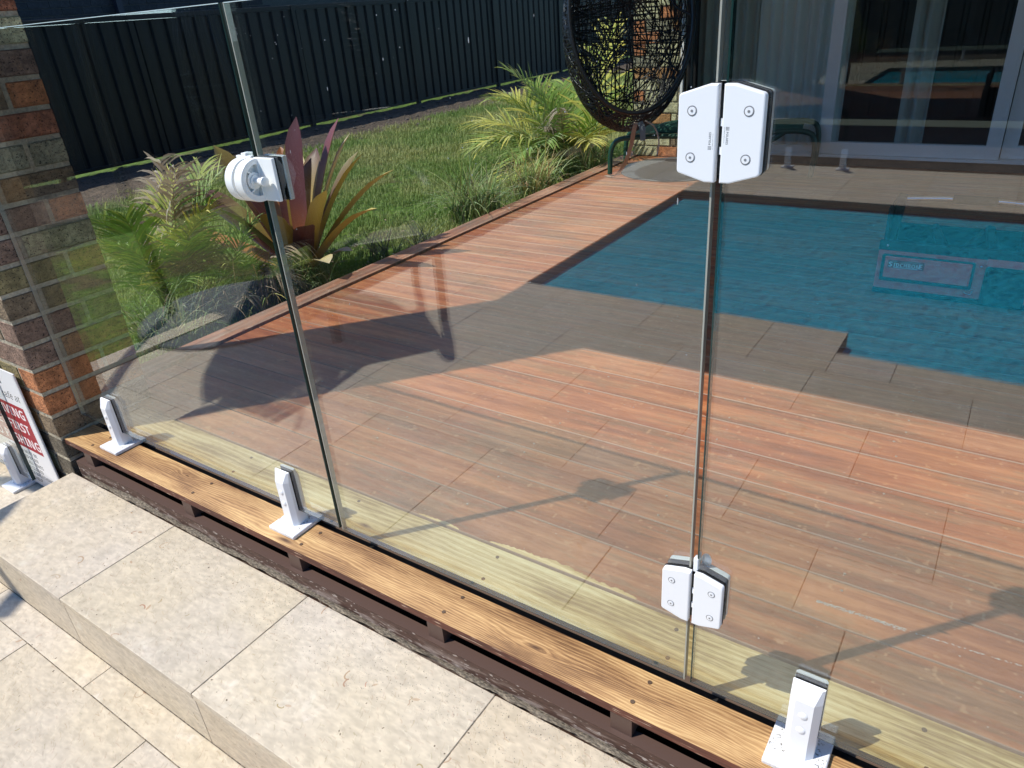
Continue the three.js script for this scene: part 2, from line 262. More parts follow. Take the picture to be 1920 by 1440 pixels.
{ // grass blades: instanced tufts
  const r = rng(77), blades = [];
  for (let i = 0; i < 9; i++) {
    const a = r() * 6.283, x = rr(-0.02, 0.02, r), z = rr(-0.02, 0.02, r), l = rr(0.022, 0.05, r), ln = rr(0.2, 0.9, r), w = rr(0.0012, 0.0024, r), sx = -Math.sin(a), sz = Math.cos(a);
    const p0 = [x, 0, z], p1 = [x + Math.cos(a) * l * ln * 0.35, l * 0.7, z + Math.sin(a) * l * ln * 0.35], p2 = [x + Math.cos(a) * l * ln, l, z + Math.sin(a) * l * ln];
    blades.push({ pts: [p0, p1, p2], side: [[sx, 0, sz]], w: [w, w * 0.8, w * 0.15], col: [[0.7, 0.75, 0.6], [1, 1, 1]] });
  }
  const g = strips(blades);
  const N = 52000, im = new THREE.InstancedMesh(g, mLeaf, N); im.name = numbered('lawn_grass'); im.userData = { kind: 'stuff', label: 'short green lawn grass between the timber deck and the soil strip', category: 'grass' };
  const m = new THREE.Matrix4(), q = new THREE.Quaternion(), c = new THREE.Color();
  let n = 0;
  while (n < N) {
    const x = rr(-7.1, -2.9, r), z = -1.0 - Math.pow(r(), 1.25) * 12.5; const d = Math.hypot(x, z);
    const edge = -6.98 + 0.5 * (fbm(0.5, z / 24 + 2, 4, 60, 3, 5) - 0.5); if (x < edge && r() > 0.06) continue;
    const bare = fbm(x / 6 + 5, z / 6 + 5, 12, 12, 3, 44); if (bare > 0.62 && r() > 0.35) continue;
    const s = rr(0.7, 1.35, r) * (d > 8 ? 1.5 : 1.1);
    q.setFromAxisAngle(V(0, 1, 0), r() * 6.283); m.compose(V(x, LAWN_Y - 0.005, z), q, V(s, s * rr(0.7, 1.2, r), s)); im.setMatrixAt(n, m);
    const dry = fbm(x / 6 + 9, z / 6 + 9, 10, 10, 3, 54), t = clamp(0.5 + 2.2 * (dry - 0.5) + rr(-0.25, 0.25, r));
    c.setRGB(mix(0.24, 0.48, t), mix(0.36, 0.48, t), mix(0.065, 0.17, t)); im.setColorAt(n, c); n++;
  }
  finish(im); scene.add(im);
}

// ------------------------------------------------------------------ timber deck
function deckBoard(L, h, w, off) { // long edges chamfered; group 0 is the face, group 1 the pale sawn edges
  const c = 0.0016, ring = [[-h, w / 2], [-c, w / 2], [0, w / 2 - c], [0, -w / 2 + c], [-c, -w / 2], [-h, -w / 2]], P = [], U = [], G = [];
  const quad = (a, b) => { const x0 = -L / 2, x1 = L / 2, A = [x0, ...a], B = [x1, ...a], Cc = [x1, ...b], D = [x0, ...b]; for (const p of [A, B, Cc, A, Cc, D]) { P.push(...p); U.push(p[0] + off[0], p[2] + off[1]); } };
  quad(ring[2], ring[3]); for (const i of [0, 1, 3, 4, 5]) quad(ring[i], ring[(i + 1) % 6]);
  for (const s of [-1, 1]) for (let i = 1; i < 5; i++) { const t = [ring[0], ring[i], ring[i + 1]]; if (s > 0) t.reverse(); for (const p of t) { P.push(s * L / 2, ...p); U.push(p[0], p[1]); } }
  const g = new THREE.BufferGeometry(); g.setAttribute('position', new THREE.Float32BufferAttribute(P, 3)); g.setAttribute('uv', new THREE.Float32BufferAttribute(U, 2)); g.computeVertexNormals();
  g.addGroup(0, 6, 0); g.addGroup(6, P.length / 3 - 6, 1); return g;
}
const deck = struct('deck');
{
  const r = rng(12), X0 = -2.725, X1 = 3.4, L = X1 - X0, pitch = 0.1405, zb = -1.122;
  const geos = [0, 1, 2, 3, 4, 5].map(k => deckBoard(L, 0.022, pitch - 0.0035, [k * 0.97, 0.07]));
  let z = zb - pitch / 2 - 0.001, k = 0; const order = [4, 0, 3, 1, 0, 5, 2, 4, 3, 0, 1, 4, 3, 5, 2, 3, 0, 4, 1];
  while (z > -5.86) {
    const mt = mDeck[order[k % order.length]];
    mesh('deck_board', geos[(k * 5 + 2) % 6], [mt, mGapEdge], deck, [(X0 + X1) / 2, 0, z]);
    z -= pitch; k++;
  }
  const screws = [];
  for (let j = 0; j < k; j++) for (let i = 0; i < 12; i++) for (const s of [-1, 1]) { const x = -2.5 + i * 0.474 + rr(-0.012, 0.012, r); if (r() < 0.45) continue; const ge = cyl(0.0031, 0.002, 8); ge.translate(x, 0.0006, zb - pitch * (j + 0.5) + s * 0.04 + rr(-0.006, 0.006, r)); screws.push(ge); }
  mesh('screw_heads', mergeGeometries(screws), mScrew, deck).userData.kind = 'stuff';
  mesh('border_board', boxM(0.024, 0.13, 4.95 + 0.0, [0, 0]), [mBorder, mBorder, mBorder, mBorder, mBorder, mBorder], deck, [-2.853, -0.06, -3.66]);
  mesh('border_board', boxM(0.115, 0.024, 4.95, [0.3, 0], true), mBorder, deck, [-2.7905, 0.0, -3.66]);
  // framing below, near-black so that the shade of the gaps is painted in
  mesh('subframe', new THREE.BoxGeometry(6.2, 0.05, 4.85), mGapShade, deck, [0.35, -0.07, -3.57]);
  // front sill boards
  const fx = (-2.548 + 1.2) / 2;
  const sg = new THREE.BoxGeometry(3.748, 0.021, 0.106); const pg = new THREE.BoxGeometry(3.748, 0.022, 0.128);
  mesh('sill_board', sg, [mSillSide, mSillSide, mSillTop, mSillSide, mSillSide, mSillSide], deck, [fx, -0.0105, -0.903]);
  mesh('sill_board', pg, [mPaleTop, mPaleTop, mPaleTop, mPaleTop, mGapEdge, mGapEdge], deck, [fx, -0.011, -1.0515]);
  mesh('sill_channel', new THREE.BoxGeometry(3.748, 0.02, 0.05), mGapShade, deck, [fx, -0.034, -0.972]);  // near-black channel floor, groove shadow put into its colour
  for (const x of [-2.42, -1.853, -1.376, -0.895, -0.424, 0.05, 0.52]) {
    mesh('packer', boxM(0.046, 0.052, 0.09), mPaint, deck, [x, -0.047, -0.8985]);
    for (const [dx, z] of [[-0.006, -0.876], [0.004, -0.934], [0.01, -1.008], [-0.004, -1.088]]) mesh('screw_plug', cyl(0.0046, 0.002, 12), mPlug, deck, [x + 0.02 + dx, 0.0005, z]);
  }
  mesh('bearer', boxM(3.9, 0.09, 0.03), [mBearer, mBearer, mPaint, mPaint, mBearer, mBearer], deck, [-0.55, -0.118, -0.857]);
  mesh('joist_gap_shade', new THREE.BoxGeometry(3.75, 0.2, 0.02), mGapShade, deck, [fx, -0.135, -0.95]);  // near-black strip painted as the shade under the sill
  // bearer front uses its own long texture coordinates
  const bg = deck.children.find(o => o.name === 'bearer').geometry.attributes.uv; const bp = deck.children.find(o => o.name === 'bearer').geometry.attributes.position;
  for (let i = 0; i < bg.count; i++) bg.setXY(i, bp.getX(i) / 2.1, bp.getY(i) / 0.09 + 0.5);
  // pale oil that ran over the joint on to the first red board, and a chalky scratch
  const mOil = std(lin(0.95, 0.9, 0.85), 0.6, { map: tPale });
  for (const [xa, xb, wd] of [[-1.17, -1.03, 0.015], [-0.93, -0.52, 0.022]]) {
    const P2 = [], I2 = [], U2 = [], n = 140; for (let i = 0; i <= n; i++) { const t = i / n, x = mix(xa, xb, t), e = wd * Math.pow(Math.sin(Math.PI * Math.min(1, t * 0.98 + 0.01)), 0.45) * (0.1 + 0.8 * fbm(x / 4 + 1.3, 0.4, 60, 3, 3, 7) + 0.5 * fbm(x / 4 + 1.3, 0.4, 700, 3, 2, 17)); P2.push(x, 0.0006, -1.1255, x, 0.0006, -1.1255 - e); U2.push((x + 2.55) / 3.8, 0.2, (x + 2.55) / 3.8, 0.2 + e / 0.13); }
    for (let i = 0; i < n; i++) I2.push(i * 2, i * 2 + 2, i * 2 + 1, i * 2 + 1, i * 2 + 2, i * 2 + 3);
    const og = new THREE.BufferGeometry(); og.setAttribute('position', new THREE.Float32BufferAttribute(P2, 3)); og.setAttribute('uv', new THREE.Float32BufferAttribute(U2, 2)); og.setIndex(I2); og.computeVertexNormals(); mesh('oil_patch', og, mOil, deck);
  }
  const fl = []; for (let i = 0; i < 420; i++) { const t = r(), long = r() < 0.75, x = long ? mix(-0.175, 0.0, t) : mix(-0.02, 0.25, t), z = (long ? mix(-1.318, -1.322, t) : mix(-1.32, -1.335, t)) + (r() - 0.5) * (long ? 0.009 : 0.003), s2 = rr(0.0005, 0.0016, r); const ge = new THREE.CircleGeometry(s2, 5); ge.scale(rr(1, 2.4, r), 1, 1); ge.rotateX(-Math.PI / 2); ge.translate(x, 0.0007, z); fl.push(ge); }
  for (let i = 0; i < 520; i++) { const s2 = rr(0.0004, 0.0014, r); const ge = new THREE.CircleGeometry(s2, 5); ge.scale(rr(1, 2, r), 1, 1); ge.rotateX(-Math.PI / 2); ge.translate(rr(-2.6, 1.3, r), 0.0007, rr(-2.6, -1.13, r)); fl.push(ge); }
  mesh('pale_flecks', mergeGeometries(fl), std(lin(0.55, 0.5, 0.45), 0.9), deck).userData.kind = 'stuff';
  // ragged mortar fillet between bearer and step
  const P = [], I = [], U = []; const NX = 420;
  for (let i = 0; i <= NX; i++) { const x = -2.45 + 3.7 * i / NX, a = fbm(i / NX, 0.3, 90, 4, 4, 5), b = fbm(i / NX, 0.6, 40, 4, 4, 8), b2 = sstep(0.3, 0.7, fbm(i / NX, 0.8, 12, 4, 3, 28)); const yT = STEP_Y + 0.002 + 0.02 * b * b2 * sstep(0.35, 0.6, fbm(i / NX, 0.1, 30, 4, 3, 38)) + 0.004 * a, zO = -0.836 + 0.012 * a; const ring = [[yT, -0.8422], [yT - 0.002, -0.8395], [STEP_Y + 0.006 + 0.006 * a, -0.833], [STEP_Y + 0.0015, zO]]; ring.forEach(([y, z], j) => { P.push(x, y, z); U.push(x, j * 0.02); }); }
  for (let i = 0; i < NX; i++) for (let j = 0; j < 3; j++) { const a = i * 4 + j; I.push(a, a + 1, a + 4, a + 1, a + 5, a + 4); }
  const mg = new THREE.BufferGeometry(); mg.setAttribute('position', new THREE.Float32BufferAttribute(P, 3)); mg.setAttribute('uv', new THREE.Float32BufferAttribute(U, 2)); mg.setIndex(I); mg.computeVertexNormals();
  mesh('mortar_fillet', mg, mFillet, deck);
}

// ------------------------------------------------------------------ limestone step and patio
const step = struct('step');
{
  const xs = [-2.53, -1.9185, -1.3185, -0.7145, -0.1135, 0.487, 1.087, 1.687];
  for (let i = 0; i < xs.length - 1; i++) {
    const w = xs[i + 1] - xs[i] - 0.0018, cx = (xs[i] + xs[i + 1]) / 2;
    const g = rboxM(w, 0.02, 0.352, 0.0025, [i * 0.83 + 0.2, i * 0.41]); mesh('tread_tile', g, mTravTints[i % 4], step, [cx, STEP_Y - 0.01, -0.6515]);
    mesh('riser_tile', rboxM(w, 0.155, 0.014, 0.002, [i * 0.57, 0.3 + i * 0.31]), mTravTints[(i + 1) % 4], step, [cx, STEP_Y - 0.0975, -0.486]);
  }
  mesh('step_core', boxM(4.2, 0.17, 0.338), mGrout, step, [-0.4255, STEP_Y - 0.087, -0.6572]);
}
{
  const r = rng(93), N = 5200, im = new THREE.InstancedMesh(new THREE.TetrahedronGeometry(0.0011, 0), std(0xffffff, 1), N), m = new THREE.Matrix4(), q = new THREE.Quaternion(), c = new THREE.Color();
  let n = 0; while (n < N) { const x = rr(-2.5, 1.2, r), d = Math.pow(r(), 1.6) * 0.15, dens = fbm(x / 4 + 2, d / 0.15, 24, 2, 3, 5); if (dens < 0.42 && r() < 0.85) continue; const s = rr(0.5, 1.5, r); q.setFromEuler(new THREE.Euler(r() * 6, r() * 6, 0)); m.compose(V(x, STEP_Y + 0.0003, -0.826 + d), q, V(s, s * 0.7, s)); im.setMatrixAt(n, m); const k = rr(0.12, 0.5, r); c.setRGB(k, k * 0.94, k * 0.84); im.setColorAt(n, c); n++; }
  im.name = 'sand_grains'; im.userData.kind = 'stuff'; finish(im); step.add(im);
}
const patio = struct('patio');
const PX0 = -2.37;
{
  const r = rng(4), rows = [-0.4789, -0.398, -0.01, 0.38, 0.77, 1.16, 1.62], T = 0.02; let k = 0;
  const put = (x0, x1, z0, z1) => { const g = rboxM(x1 - x0 - 0.0022, T, z1 - z0 - 0.0022, 0.0015, [k * 0.77 % 1.6, k * 0.43 % 1.6]); mesh('paving_tile', g, mTravTints[(k * 7 + 1) % 4], patio, [(x0 + x1) / 2, PATIO_Y - T / 2 + (r() - 0.5) * 0.001, (z0 + z1) / 2]); k++; };
  for (let i = 0; i < rows.length - 1; i++) {
    const ph = i % 2 === 0 ? -1.7645 : -1.4665;
    for (let n = -4; n < 9; n++) {
      let x0 = Math.max(i > 2 ? -3.28 : -3.67, ph + 0.6 * n), x1 = Math.min(3.4, ph + 0.6 * (n + 1)); if (x1 - x0 < 0.02) continue;
      let z1 = rows[i + 1];
      if (i === 5) { if (x0 >= -0.52) { z1 = 1.373; } else if (x1 > -0.52) { put(-0.52, x1, rows[i], 1.373); x1 = -0.52; } }
      put(x0, x1, rows[i], z1);
    }
  }
  for (let z = 1.62; z < 5.1; z += 0.4) for (let x = -3.28; x < PX0 - 0.05; x += 0.456) put(x, Math.min(x + 0.456, PX0), z, Math.min(z + 0.4, 5.2));
  for (let z = 4.1; z < 5.1; z += 0.4) for (let x = PX0; x < 3.3; x += 0.6) put(x, Math.min(x + 0.6, 3.4), z, Math.min(z + 0.4, 5.3));
  // left end beyond the step
  for (let z = -1.45; z < -0.5; z += 0.4) for (let x = -3.67; x < -2.6; x += 0.55) put(x, Math.min(x + 0.55, -2.56), z, Math.min(z + 0.4, -0.4725));
  // bed of grout beneath, with a hole for the pool
  const bed = (x0, x1, z0, z1) => mesh('grout_bed', boxM(x1 - x0, 0.1, z1 - z0), mGrout, patio, [(x0 + x1) / 2, PATIO_Y - 0.0515, (z0 + z1) / 2]);
  bed(-3.68, 3.4, -0.83, 0.77); bed(-3.285, 3.4, 0.771, 1.373); bed(-3.285, -0.52, 1.374, 1.62); bed(-3.285, PX0, 1.621, 5.3); bed(PX0 + 0.001, 3.4, 4.1, 5.3); bed(-3.69, -2.56, -1.5, -0.831);
  for (let z = -1.4; z < 0.35; z += 0.45) mesh('kerb_stone', rboxM(0.13, 0.07, 0.447, 0.004, [z, 0.2]), mTravTints[2], patio, [-3.742, PATIO_Y - 0.012, z + 0.225]);
}
// pool behind the camera, mirrored in the glass
const pool = struct('pool');
{
  const mP = std(lin(1, 1, 1), 0.6, { map: tPool }), mBand = std(lin(0.06, 0.075, 0.085), 0.4);
  const D = 0.22, yT = PATIO_Y - 0.104, wall = (x0, x1, z0, z1) => { mesh('pool_wall', boxM(x1 - x0, D, z1 - z0), mP, pool, [(x0 + x1) / 2, yT - 0.10 - D / 2, (z0 + z1) / 2]); mesh('waterline_tiles', boxM(x1 - x0, 0.10, z1 - z0), mBand, pool, [(x0 + x1) / 2, yT - 0.05, (z0 + z1) / 2]); };
  wall(PX0 - 0.15, PX0 - 0.002, 1.45, 4.3); wall(PX0, -0.52, 1.47, 1.618); wall(-0.519, 3.4, 1.22, 1.371); wall(-0.668, -0.522, 1.22, 1.469); wall(PX0, 3.4, 4.102, 4.25); wall(3.4, 3.55, 1.2, 4.25);
  mesh('pool_floor', boxM(6.4, 0.1, 3.4), mP, pool, [0.5, yT - D - 0.1, 2.75]);
  const wg = new THREE.PlaneGeometry(5.76, 2.72); wg.rotateX(-Math.PI / 2);
  const uv = wg.attributes.uv, p = wg.attributes.position; for (let i = 0; i < p.count; i++) uv.setXY(i, p.getX(i), p.getZ(i));
  const mW = new THREE.MeshPhysicalMaterial({ color: lin(0.05, 0.70, 0.94), roughness: 0.0, transmission: 0.25, thickness: 0, ior: 1.33, bumpMap: bWater, bumpScale: 0.06 });
  mesh(numbered('water'), wg, mW, scene, [0.516, -0.362, 2.74]).userData.kind = 'structure';
}

// ------------------------------------------------------------------ brick work
function brickFace(parent, o) { // o: origin, axis u (x or z), length, rows, offset fn, colour fn, depth into wall
}
const brickGeos = {}; const bg3 = (w, h, d, k) => { const key = [w.toFixed(3), h.toFixed(3), d.toFixed(3), k % 4].join(); return brickGeos[key] ??= rboxM(w, h, d, 0.004, [(k % 4) * 0.07, (k % 4) * 0.11]); };
{
  const pl = thing('brick_pillar', 'mixed colour brick pillar rising at the left end of the glass fence', 'pillar', [-2.55, 0, -0.84]);
  const W = 0.59, D = 0.345, C = 0.0865, y0 = -0.3;
  mesh('mortar_core', boxM(W - 0.006, 2.84, D - 0.006), mMortar, pl, [-W / 2, 1.08, -D / 2]);
  const ch = { '-3': ['dark', 'dark'], '-2': ['dark', 'dark'], '-1': ['dark', 'brown'], 0: ['brown', 'dark'], 1: ['orange', 'orange'], 2: ['orange', 'red'], 3: ['purple', 'rust'], 4: ['purple', 'olive'], 5: ['brown', 'olive'], 6: ['olive', 'rust'], 7: ['purple', 'tan'], 8: ['purple', 'orange'], 9: ['rust', 'brown'], 10: ['grey', 'grey'], 11: ['purple', 'red'], 12: ['brown', 'orange'], 13: ['red', 'purple'], 14: ['tan', 'tan'], 15: ['orange', 'red'] };
  const r = rng(8), any = ['orange', 'brown', 'tan', 'olive', 'purple', 'rust', 'grey'];
  for (let n = -3; n < 29; n++) {
    const y = C * n + C / 2 + 0.0005, odd = ((n % 2) + 2) % 2, h = C - 0.0135, cc = ch[n] ?? [any[r() * 7 | 0], any[r() * 7 | 0]];
    // right face (+x): a stretcher and a header; the corner one turns onto the front
    const a = odd ? 0.115 : 0.23; // first brick length from the front corner
    mesh('brick', bg3(odd ? 0.226 : 0.11, h, a - 0.006, n + 3), mBrick[cc[0]], pl, [-(odd ? 0.226 : 0.11) / 2, y, -a / 2 + 0.003]);
    mesh('brick', bg3(0.11, h, D - a - 0.007, n + 5), mBrick[cc[1]], pl, [-0.055, y, -(a + D) / 2 - 0.0035]);
    // rest of the front (+z) face
    let x = odd ? 0.236 : 0.12; while (x < W - 0.03) { const w = Math.min(0.228, W - x); mesh('brick', bg3(w, h, 0.108, n + 1), mBrick[any[r() * 7 | 0]], pl, [-x - w / 2, y, -0.054]); x += w + 0.01; }
    if (n > 3) continue;
  }
  mesh('brick_backing', boxM(0.1, 2.5, 0.2), mMortar, pl, [-W + 0.06, 1.2, -0.22]);
}
// neighbour's dark brick wall beyond the fence
{
  const nh = thing('neighbour_house', 'dark brick neighbouring house wall showing above the black fence', 'house', [-11.5, 0, -8]);
  mesh('wall', boxM(0.3, 2.6, 20), std(lin(0.19, 0.2, 0.23), 0.9, { map: tMortar }), nh, [-0.162, 1.1, 0]);
  const cols = [[0.045, 0.045, 0.058], [0.055, 0.053, 0.065], [0.036, 0.038, 0.05]].map(c => std(lin(...c), 0.7, { map: tBrick }));
  const r = rng(3), g = boxM(0.05, 0.084, 0.278);
  for (let j = 0; j < 9; j++) for (let i = 0; i < 22; i++) mesh('brick', g, cols[r() * 3 | 0], nh, [-0.028, 1.30 + j * 0.095, 4.7 - i * 0.29 + (j % 2) * 0.145]);
  mesh('downpipe', boxM(0.09, 2.4, 0.09), std(lin(0.03, 0.03, 0.045), 0.5), nh, [0.06, 1.2, 1.28]);
  mesh('downpipe', boxM(0.09, 2.4, 0.09), std(lin(0.005, 0.005, 0.006), 0.5), nh, [0.06, 1.2, -0.9]);
  mesh('roof', boxM(2, 0.15, 20), std(lin(0.04, 0.04, 0.045), 0.8), nh, [-0.9, 2.5, 0]);
}
// black sheet metal fence
const fence = thing('metal_fence', 'long black ribbed sheet metal fence behind the lawn', 'fence', [-8.4, LAWN_Y, -23.4]);
{
  const U = 0.19, prof = [[0, 0], [0.125, 0], [0.14, -0.032], [0.172, -0.032], [0.19, 0]], H = 1.42;
  const P = [], I = []; let n = 0;
  for (let k = 0; k < 4; k++) for (const [s, d] of k ? prof.slice(1) : prof) { P.push(d, 0, k * U + s, d, H, k * U + s); n++; }
  for (let i = 0; i < n - 1; i++) I.push(i * 2, i * 2 + 1, i * 2 + 2, i * 2 + 1, i * 2 + 3, i * 2 + 2);
  let g = new THREE.BufferGeometry(); g.setAttribute('position', new THREE.Float32BufferAttribute(P, 3)); g.setIndex(I); g = g.toNonIndexed(); g.computeVertexNormals();
  g.setAttribute('uv', new THREE.Float32BufferAttribute(new Float32Array(g.attributes.position.count * 2), 2));
  const ms = std(lin(0.010, 0.0115, 0.012), 0.5, { side: THREE.DoubleSide });
  for (let b = 0; b < 14; b++) {
    const z = b * 2.3;
    for (let k = 0; k < 3; k++) mesh('fence_sheet', g, ms, fence, [0, 0.07, z + 0.02 + k * 0.7585]);
    mesh('fence_post', rboxM(0.06, 1.57, 0.065, 0.004), mFencePost, fence, [0.0, 0.765, z]);
    mesh('fence_rail', rboxM(0.055, 0.05, 2.235, 0.004), mFencePost, fence, [-0.01, 1.52, z + 1.15]);
    mesh('fence_rail', rboxM(0.05, 0.035, 2.235, 0.004), mFencePost, fence, [-0.01, 0.075, z + 1.15]);
  }
}
// ------------------------------------------------------------------ things behind the camera that the glass mirrors, mostly unseen and added to darken it
{
  const f2 = copyOf(fence, 'metal_fence', 'unseen black sheet metal fence added behind the pool as a dark backdrop for the glass', [-9, PATIO_Y, 7.6], Math.PI / 2);
  f2.scale.set(1, 1.15, 1);  // added backdrop that keeps bright sky out of the reflection
  const f3 = copyOf(fence, 'metal_fence', 'unseen black sheet metal fence added left of the patio to darken the reflection in the left glass', [-4.2, PATIO_Y, 1.1], 0);
  f3.children.filter(o => o.position.z > 9.6).forEach(o => f3.remove(o)); f3.scale.set(1, 1.2, 1);  // added blocker: shades the left strip and keeps its reflection dark
  { const t = thing('added_patio_chair', 'black metal armchair added beside the egg chair to shape the dark reflection in the left glass', 'chair', [-2.86, PATIO_Y, 0.86]), mk = std(lin(0.012, 0.012, 0.013), 0.5);  // armchair added for its shadow and dark outline in the glass
    t.rotation.y = 2.2; t.scale.setScalar(1.12);
    mesh('seat', rboxM(0.52, 0.05, 0.52, 0.015), mk, t, [0, 0.42, 0]); mesh('backrest', rboxM(0.5, 0.5, 0.035, 0.015), mk, t, [0, 0.70, -0.27], [-0.18, 0, 0]);
    for (const x of [-0.26, 0.26]) { mesh('leg', tube([[x, 0, 0.25], [x, 0.3, 0.27], [x, 0.62, 0.24], [x, 0.655, 0.18], [x, 0.65, -0.25]], 0.024, 20, 8), mk, t); mesh('leg', tube([[x, 0, -0.34], [x, 0.4, -0.26], [x, 0.95, -0.33]], 0.022, 12, 8), mk, t); }
  }
  const nb = thing('rear_backdrop', 'unseen dark house wall added behind the pool as a backdrop for the glass', 'house', [-2, 0, 10.5]);  // added wall, a dark backdrop in place of reflected sky
  mesh('wall', boxM(30, 5.2, 0.3), std(lin(0.05, 0.055, 0.06), 0.9), nb, [0, 2.3, 0]);
  mesh('roof', boxM(31, 0.2, 2), std(lin(0.03, 0.03, 0.035), 0.8), nb, [0, 5.0, 0.4]);
  const sb = new THREE.PlaneGeometry(13, 2.4); sb.rotateX(-Math.PI / 2); sb.translate(0, 0, 0); const uv = sb.attributes.uv, p = sb.attributes.position; for (let i = 0; i < p.count; i++) uv.setXY(i, p.getX(i), p.getZ(i));
  mesh(numbered('soil_bed'), sb, mSoil, scene, [0, PATIO_Y - 0.02, 6.5]).userData.kind = 'structure';
}

// ------------------------------------------------------------------ the house with its roof over the deck
const house = thing('house', 'house with sliding glass doors and a brick corner beyond the deck', 'house', [0, 0, -5.85]);
{
  const C = 0.0865, r = rng(44), pal = ['tan', 'orange', 'tan', 'grey', 'rust', 'brown', 'tan', 'orange'];
  const wall = mesh('wall', boxM(0.41, 2.5, 0.2), mMortar, house, [-2.575, 1.25, -0.112]);
  for (let n = 0; n < 28; n++) { let x = -2.78; const odd = n % 2; const ws = odd ? [0.11, 0.23, 0.05] : [0.23, 0.17]; for (const w of ws) { mesh('brick', bg3(w - 0.01, C - 0.011, 0.1, n), mBrick[pal[r() * 8 | 0]], wall, [x + w / 2 + 2.575, C * n + C / 2 - 1.25, 0.064]); x += w; } }
  mesh('wall', boxM(0.2, 2.5, 5), mMortar, house, [-2.68, 1.25, -2.72]);
  mesh('wall', boxM(6, 2.5, 0.2), std(lin(0.12, 0.13, 0.12), 0.9), house, [0.35, 1.25, -4.2]);
  mesh('wall', boxM(0.2, 2.5, 4), std(lin(0.12, 0.13, 0.12), 0.9), house, [3.3, 1.25, -2.2]);
  mesh('wall', boxM(6, 0.45, 0.14), std(lin(0.3, 0.3, 0.3), 0.8), house, [0.35, 2.3, -0.1]);
  mesh('interior_floor', boxM(6, 0.06, 4.2), std(lin(0.10, 0.09, 0.08), 0.4), house, [0.4, 0.04, -2.2]);
  mesh('door_step', boxM(5.7, 0.075, 0.1), std(lin(0.07, 0.05, 0.04), 0.8), house, [0.5, 0.0385, -0.03]);
  mesh('corner_trim', rboxM(0.022, 2.4, 0.03, 0.002), mTrim, house, [-2.352, 1.22, 0.006]);
  // door panels
  const panel = (x0, x1, z, midRail, dark) => {
    const m = dark ? mAluDark : mAlu, w = x1 - x0, S = 0.085;
    const d = mesh('door_panel', rboxM(w, 0.085, 0.045, 0.003), m, house, [(x0 + x1) / 2, 0.125, z]);
    mesh('stile', rboxM(S, 2.0, 0.046, 0.003), m, d, [-w / 2 + S / 2, 0.96, 0.001]); mesh('stile', rboxM(S, 2.0, 0.046, 0.003), m, d, [w / 2 - S / 2, 0.96, 0.001]);
    mesh('rail', rboxM(w, 0.07, 0.044, 0.003), m, d, [0, 1.97, 0]);
    if (midRail) mesh('rail', rboxM(w - 2 * S, 0.035, 0.04, 0.003), m, d, [0, 1.005, 0]);
    mesh('pane', new THREE.BoxGeometry(w - 2 * S, 1.9, 0.006), mPane, d, [0, 1.0, -0.004]);
    return d;
  };
  const d0 = mesh('window', rboxM(1.0, 0.05, 0.045, 0.003), mAlu, house, [-1.79, 0.10, -0.04]);
  mesh('frame', rboxM(0.03, 2.0, 0.05, 0.003), mAluDark, d0, [-0.515, 0.97, 0]); mesh('frame', rboxM(0.02, 2.0, 0.05, 0.002), mBlack, d0, [-0.47, 0.97, 0.004]);
  mesh('pane', new THREE.BoxGeometry(1.03, 1.95, 0.006), mPane, d0, [0, 0.98, 0]);
  panel(-1.27, -0.13, 0.012, true); panel(-0.125, 0.95, -0.028, false); panel(0.95, 2.0, 0.012, false); panel(2.0, 3.1, -0.028, false);
  mesh('door_track', rboxM(5.4, 0.018, 0.13, 0.002), mAlu, house, [0.4, 0.0715, 0.0]);
  // curtains: folded sheets
  const curtain = (x0, x1, z, amp, n, mat) => { const g = new THREE.PlaneGeometry(x1 - x0, 2.2, n * 8, 1), p = g.attributes.position; for (let i = 0; i < p.count; i++) { const t = p.getX(i) / (x1 - x0); p.setZ(i, amp * Math.sin(t * 6.283 * n) + 0.4 * amp * Math.sin(t * 23 + 1)); } g.computeVertexNormals(); mesh('curtain', g, mat, house, [(x0 + x1) / 2, 1.15, z]); };
  const mc = std(lin(0.85, 0.88, 0.88), 0.9, { side: THREE.DoubleSide }), md = std(lin(0.55, 0.57, 0.54), 0.9, { side: THREE.DoubleSide });
  curtain(-2.34, -1.8, -0.10, 0.02, 7, md); curtain(-1.8, -1.45, -0.09, 0.022, 4, mc); curtain(-1.45, -1.16, -0.10, 0.02, 4, mc); curtain(-0.80, -0.62, -0.22, 0.025, 2, md);
  // roof over the deck, out of frame: its edge shades the pool side of the deck
  mesh('roof', boxM(9.6, 0.14, 5.2), std(lin(0.62, 0.62, 0.61), 0.8), house, [-3.17 + 4.8, 2.58, 5.005 - 2.6]);
  mesh('roof', boxM(9.6, 0.14, 5.2), std(lin(0.3, 0.3, 0.3), 0.8), house, [-3.17 + 4.8, 2.581, -2.8]);
  const gut = new THREE.Shape([new THREE.Vector2(0, 0), new THREE.Vector2(0.1, 0.0), new THREE.Vector2(0.115, 0.05), new THREE.Vector2(0.115, 0.11), new THREE.Vector2(0, 0.11)]);
}

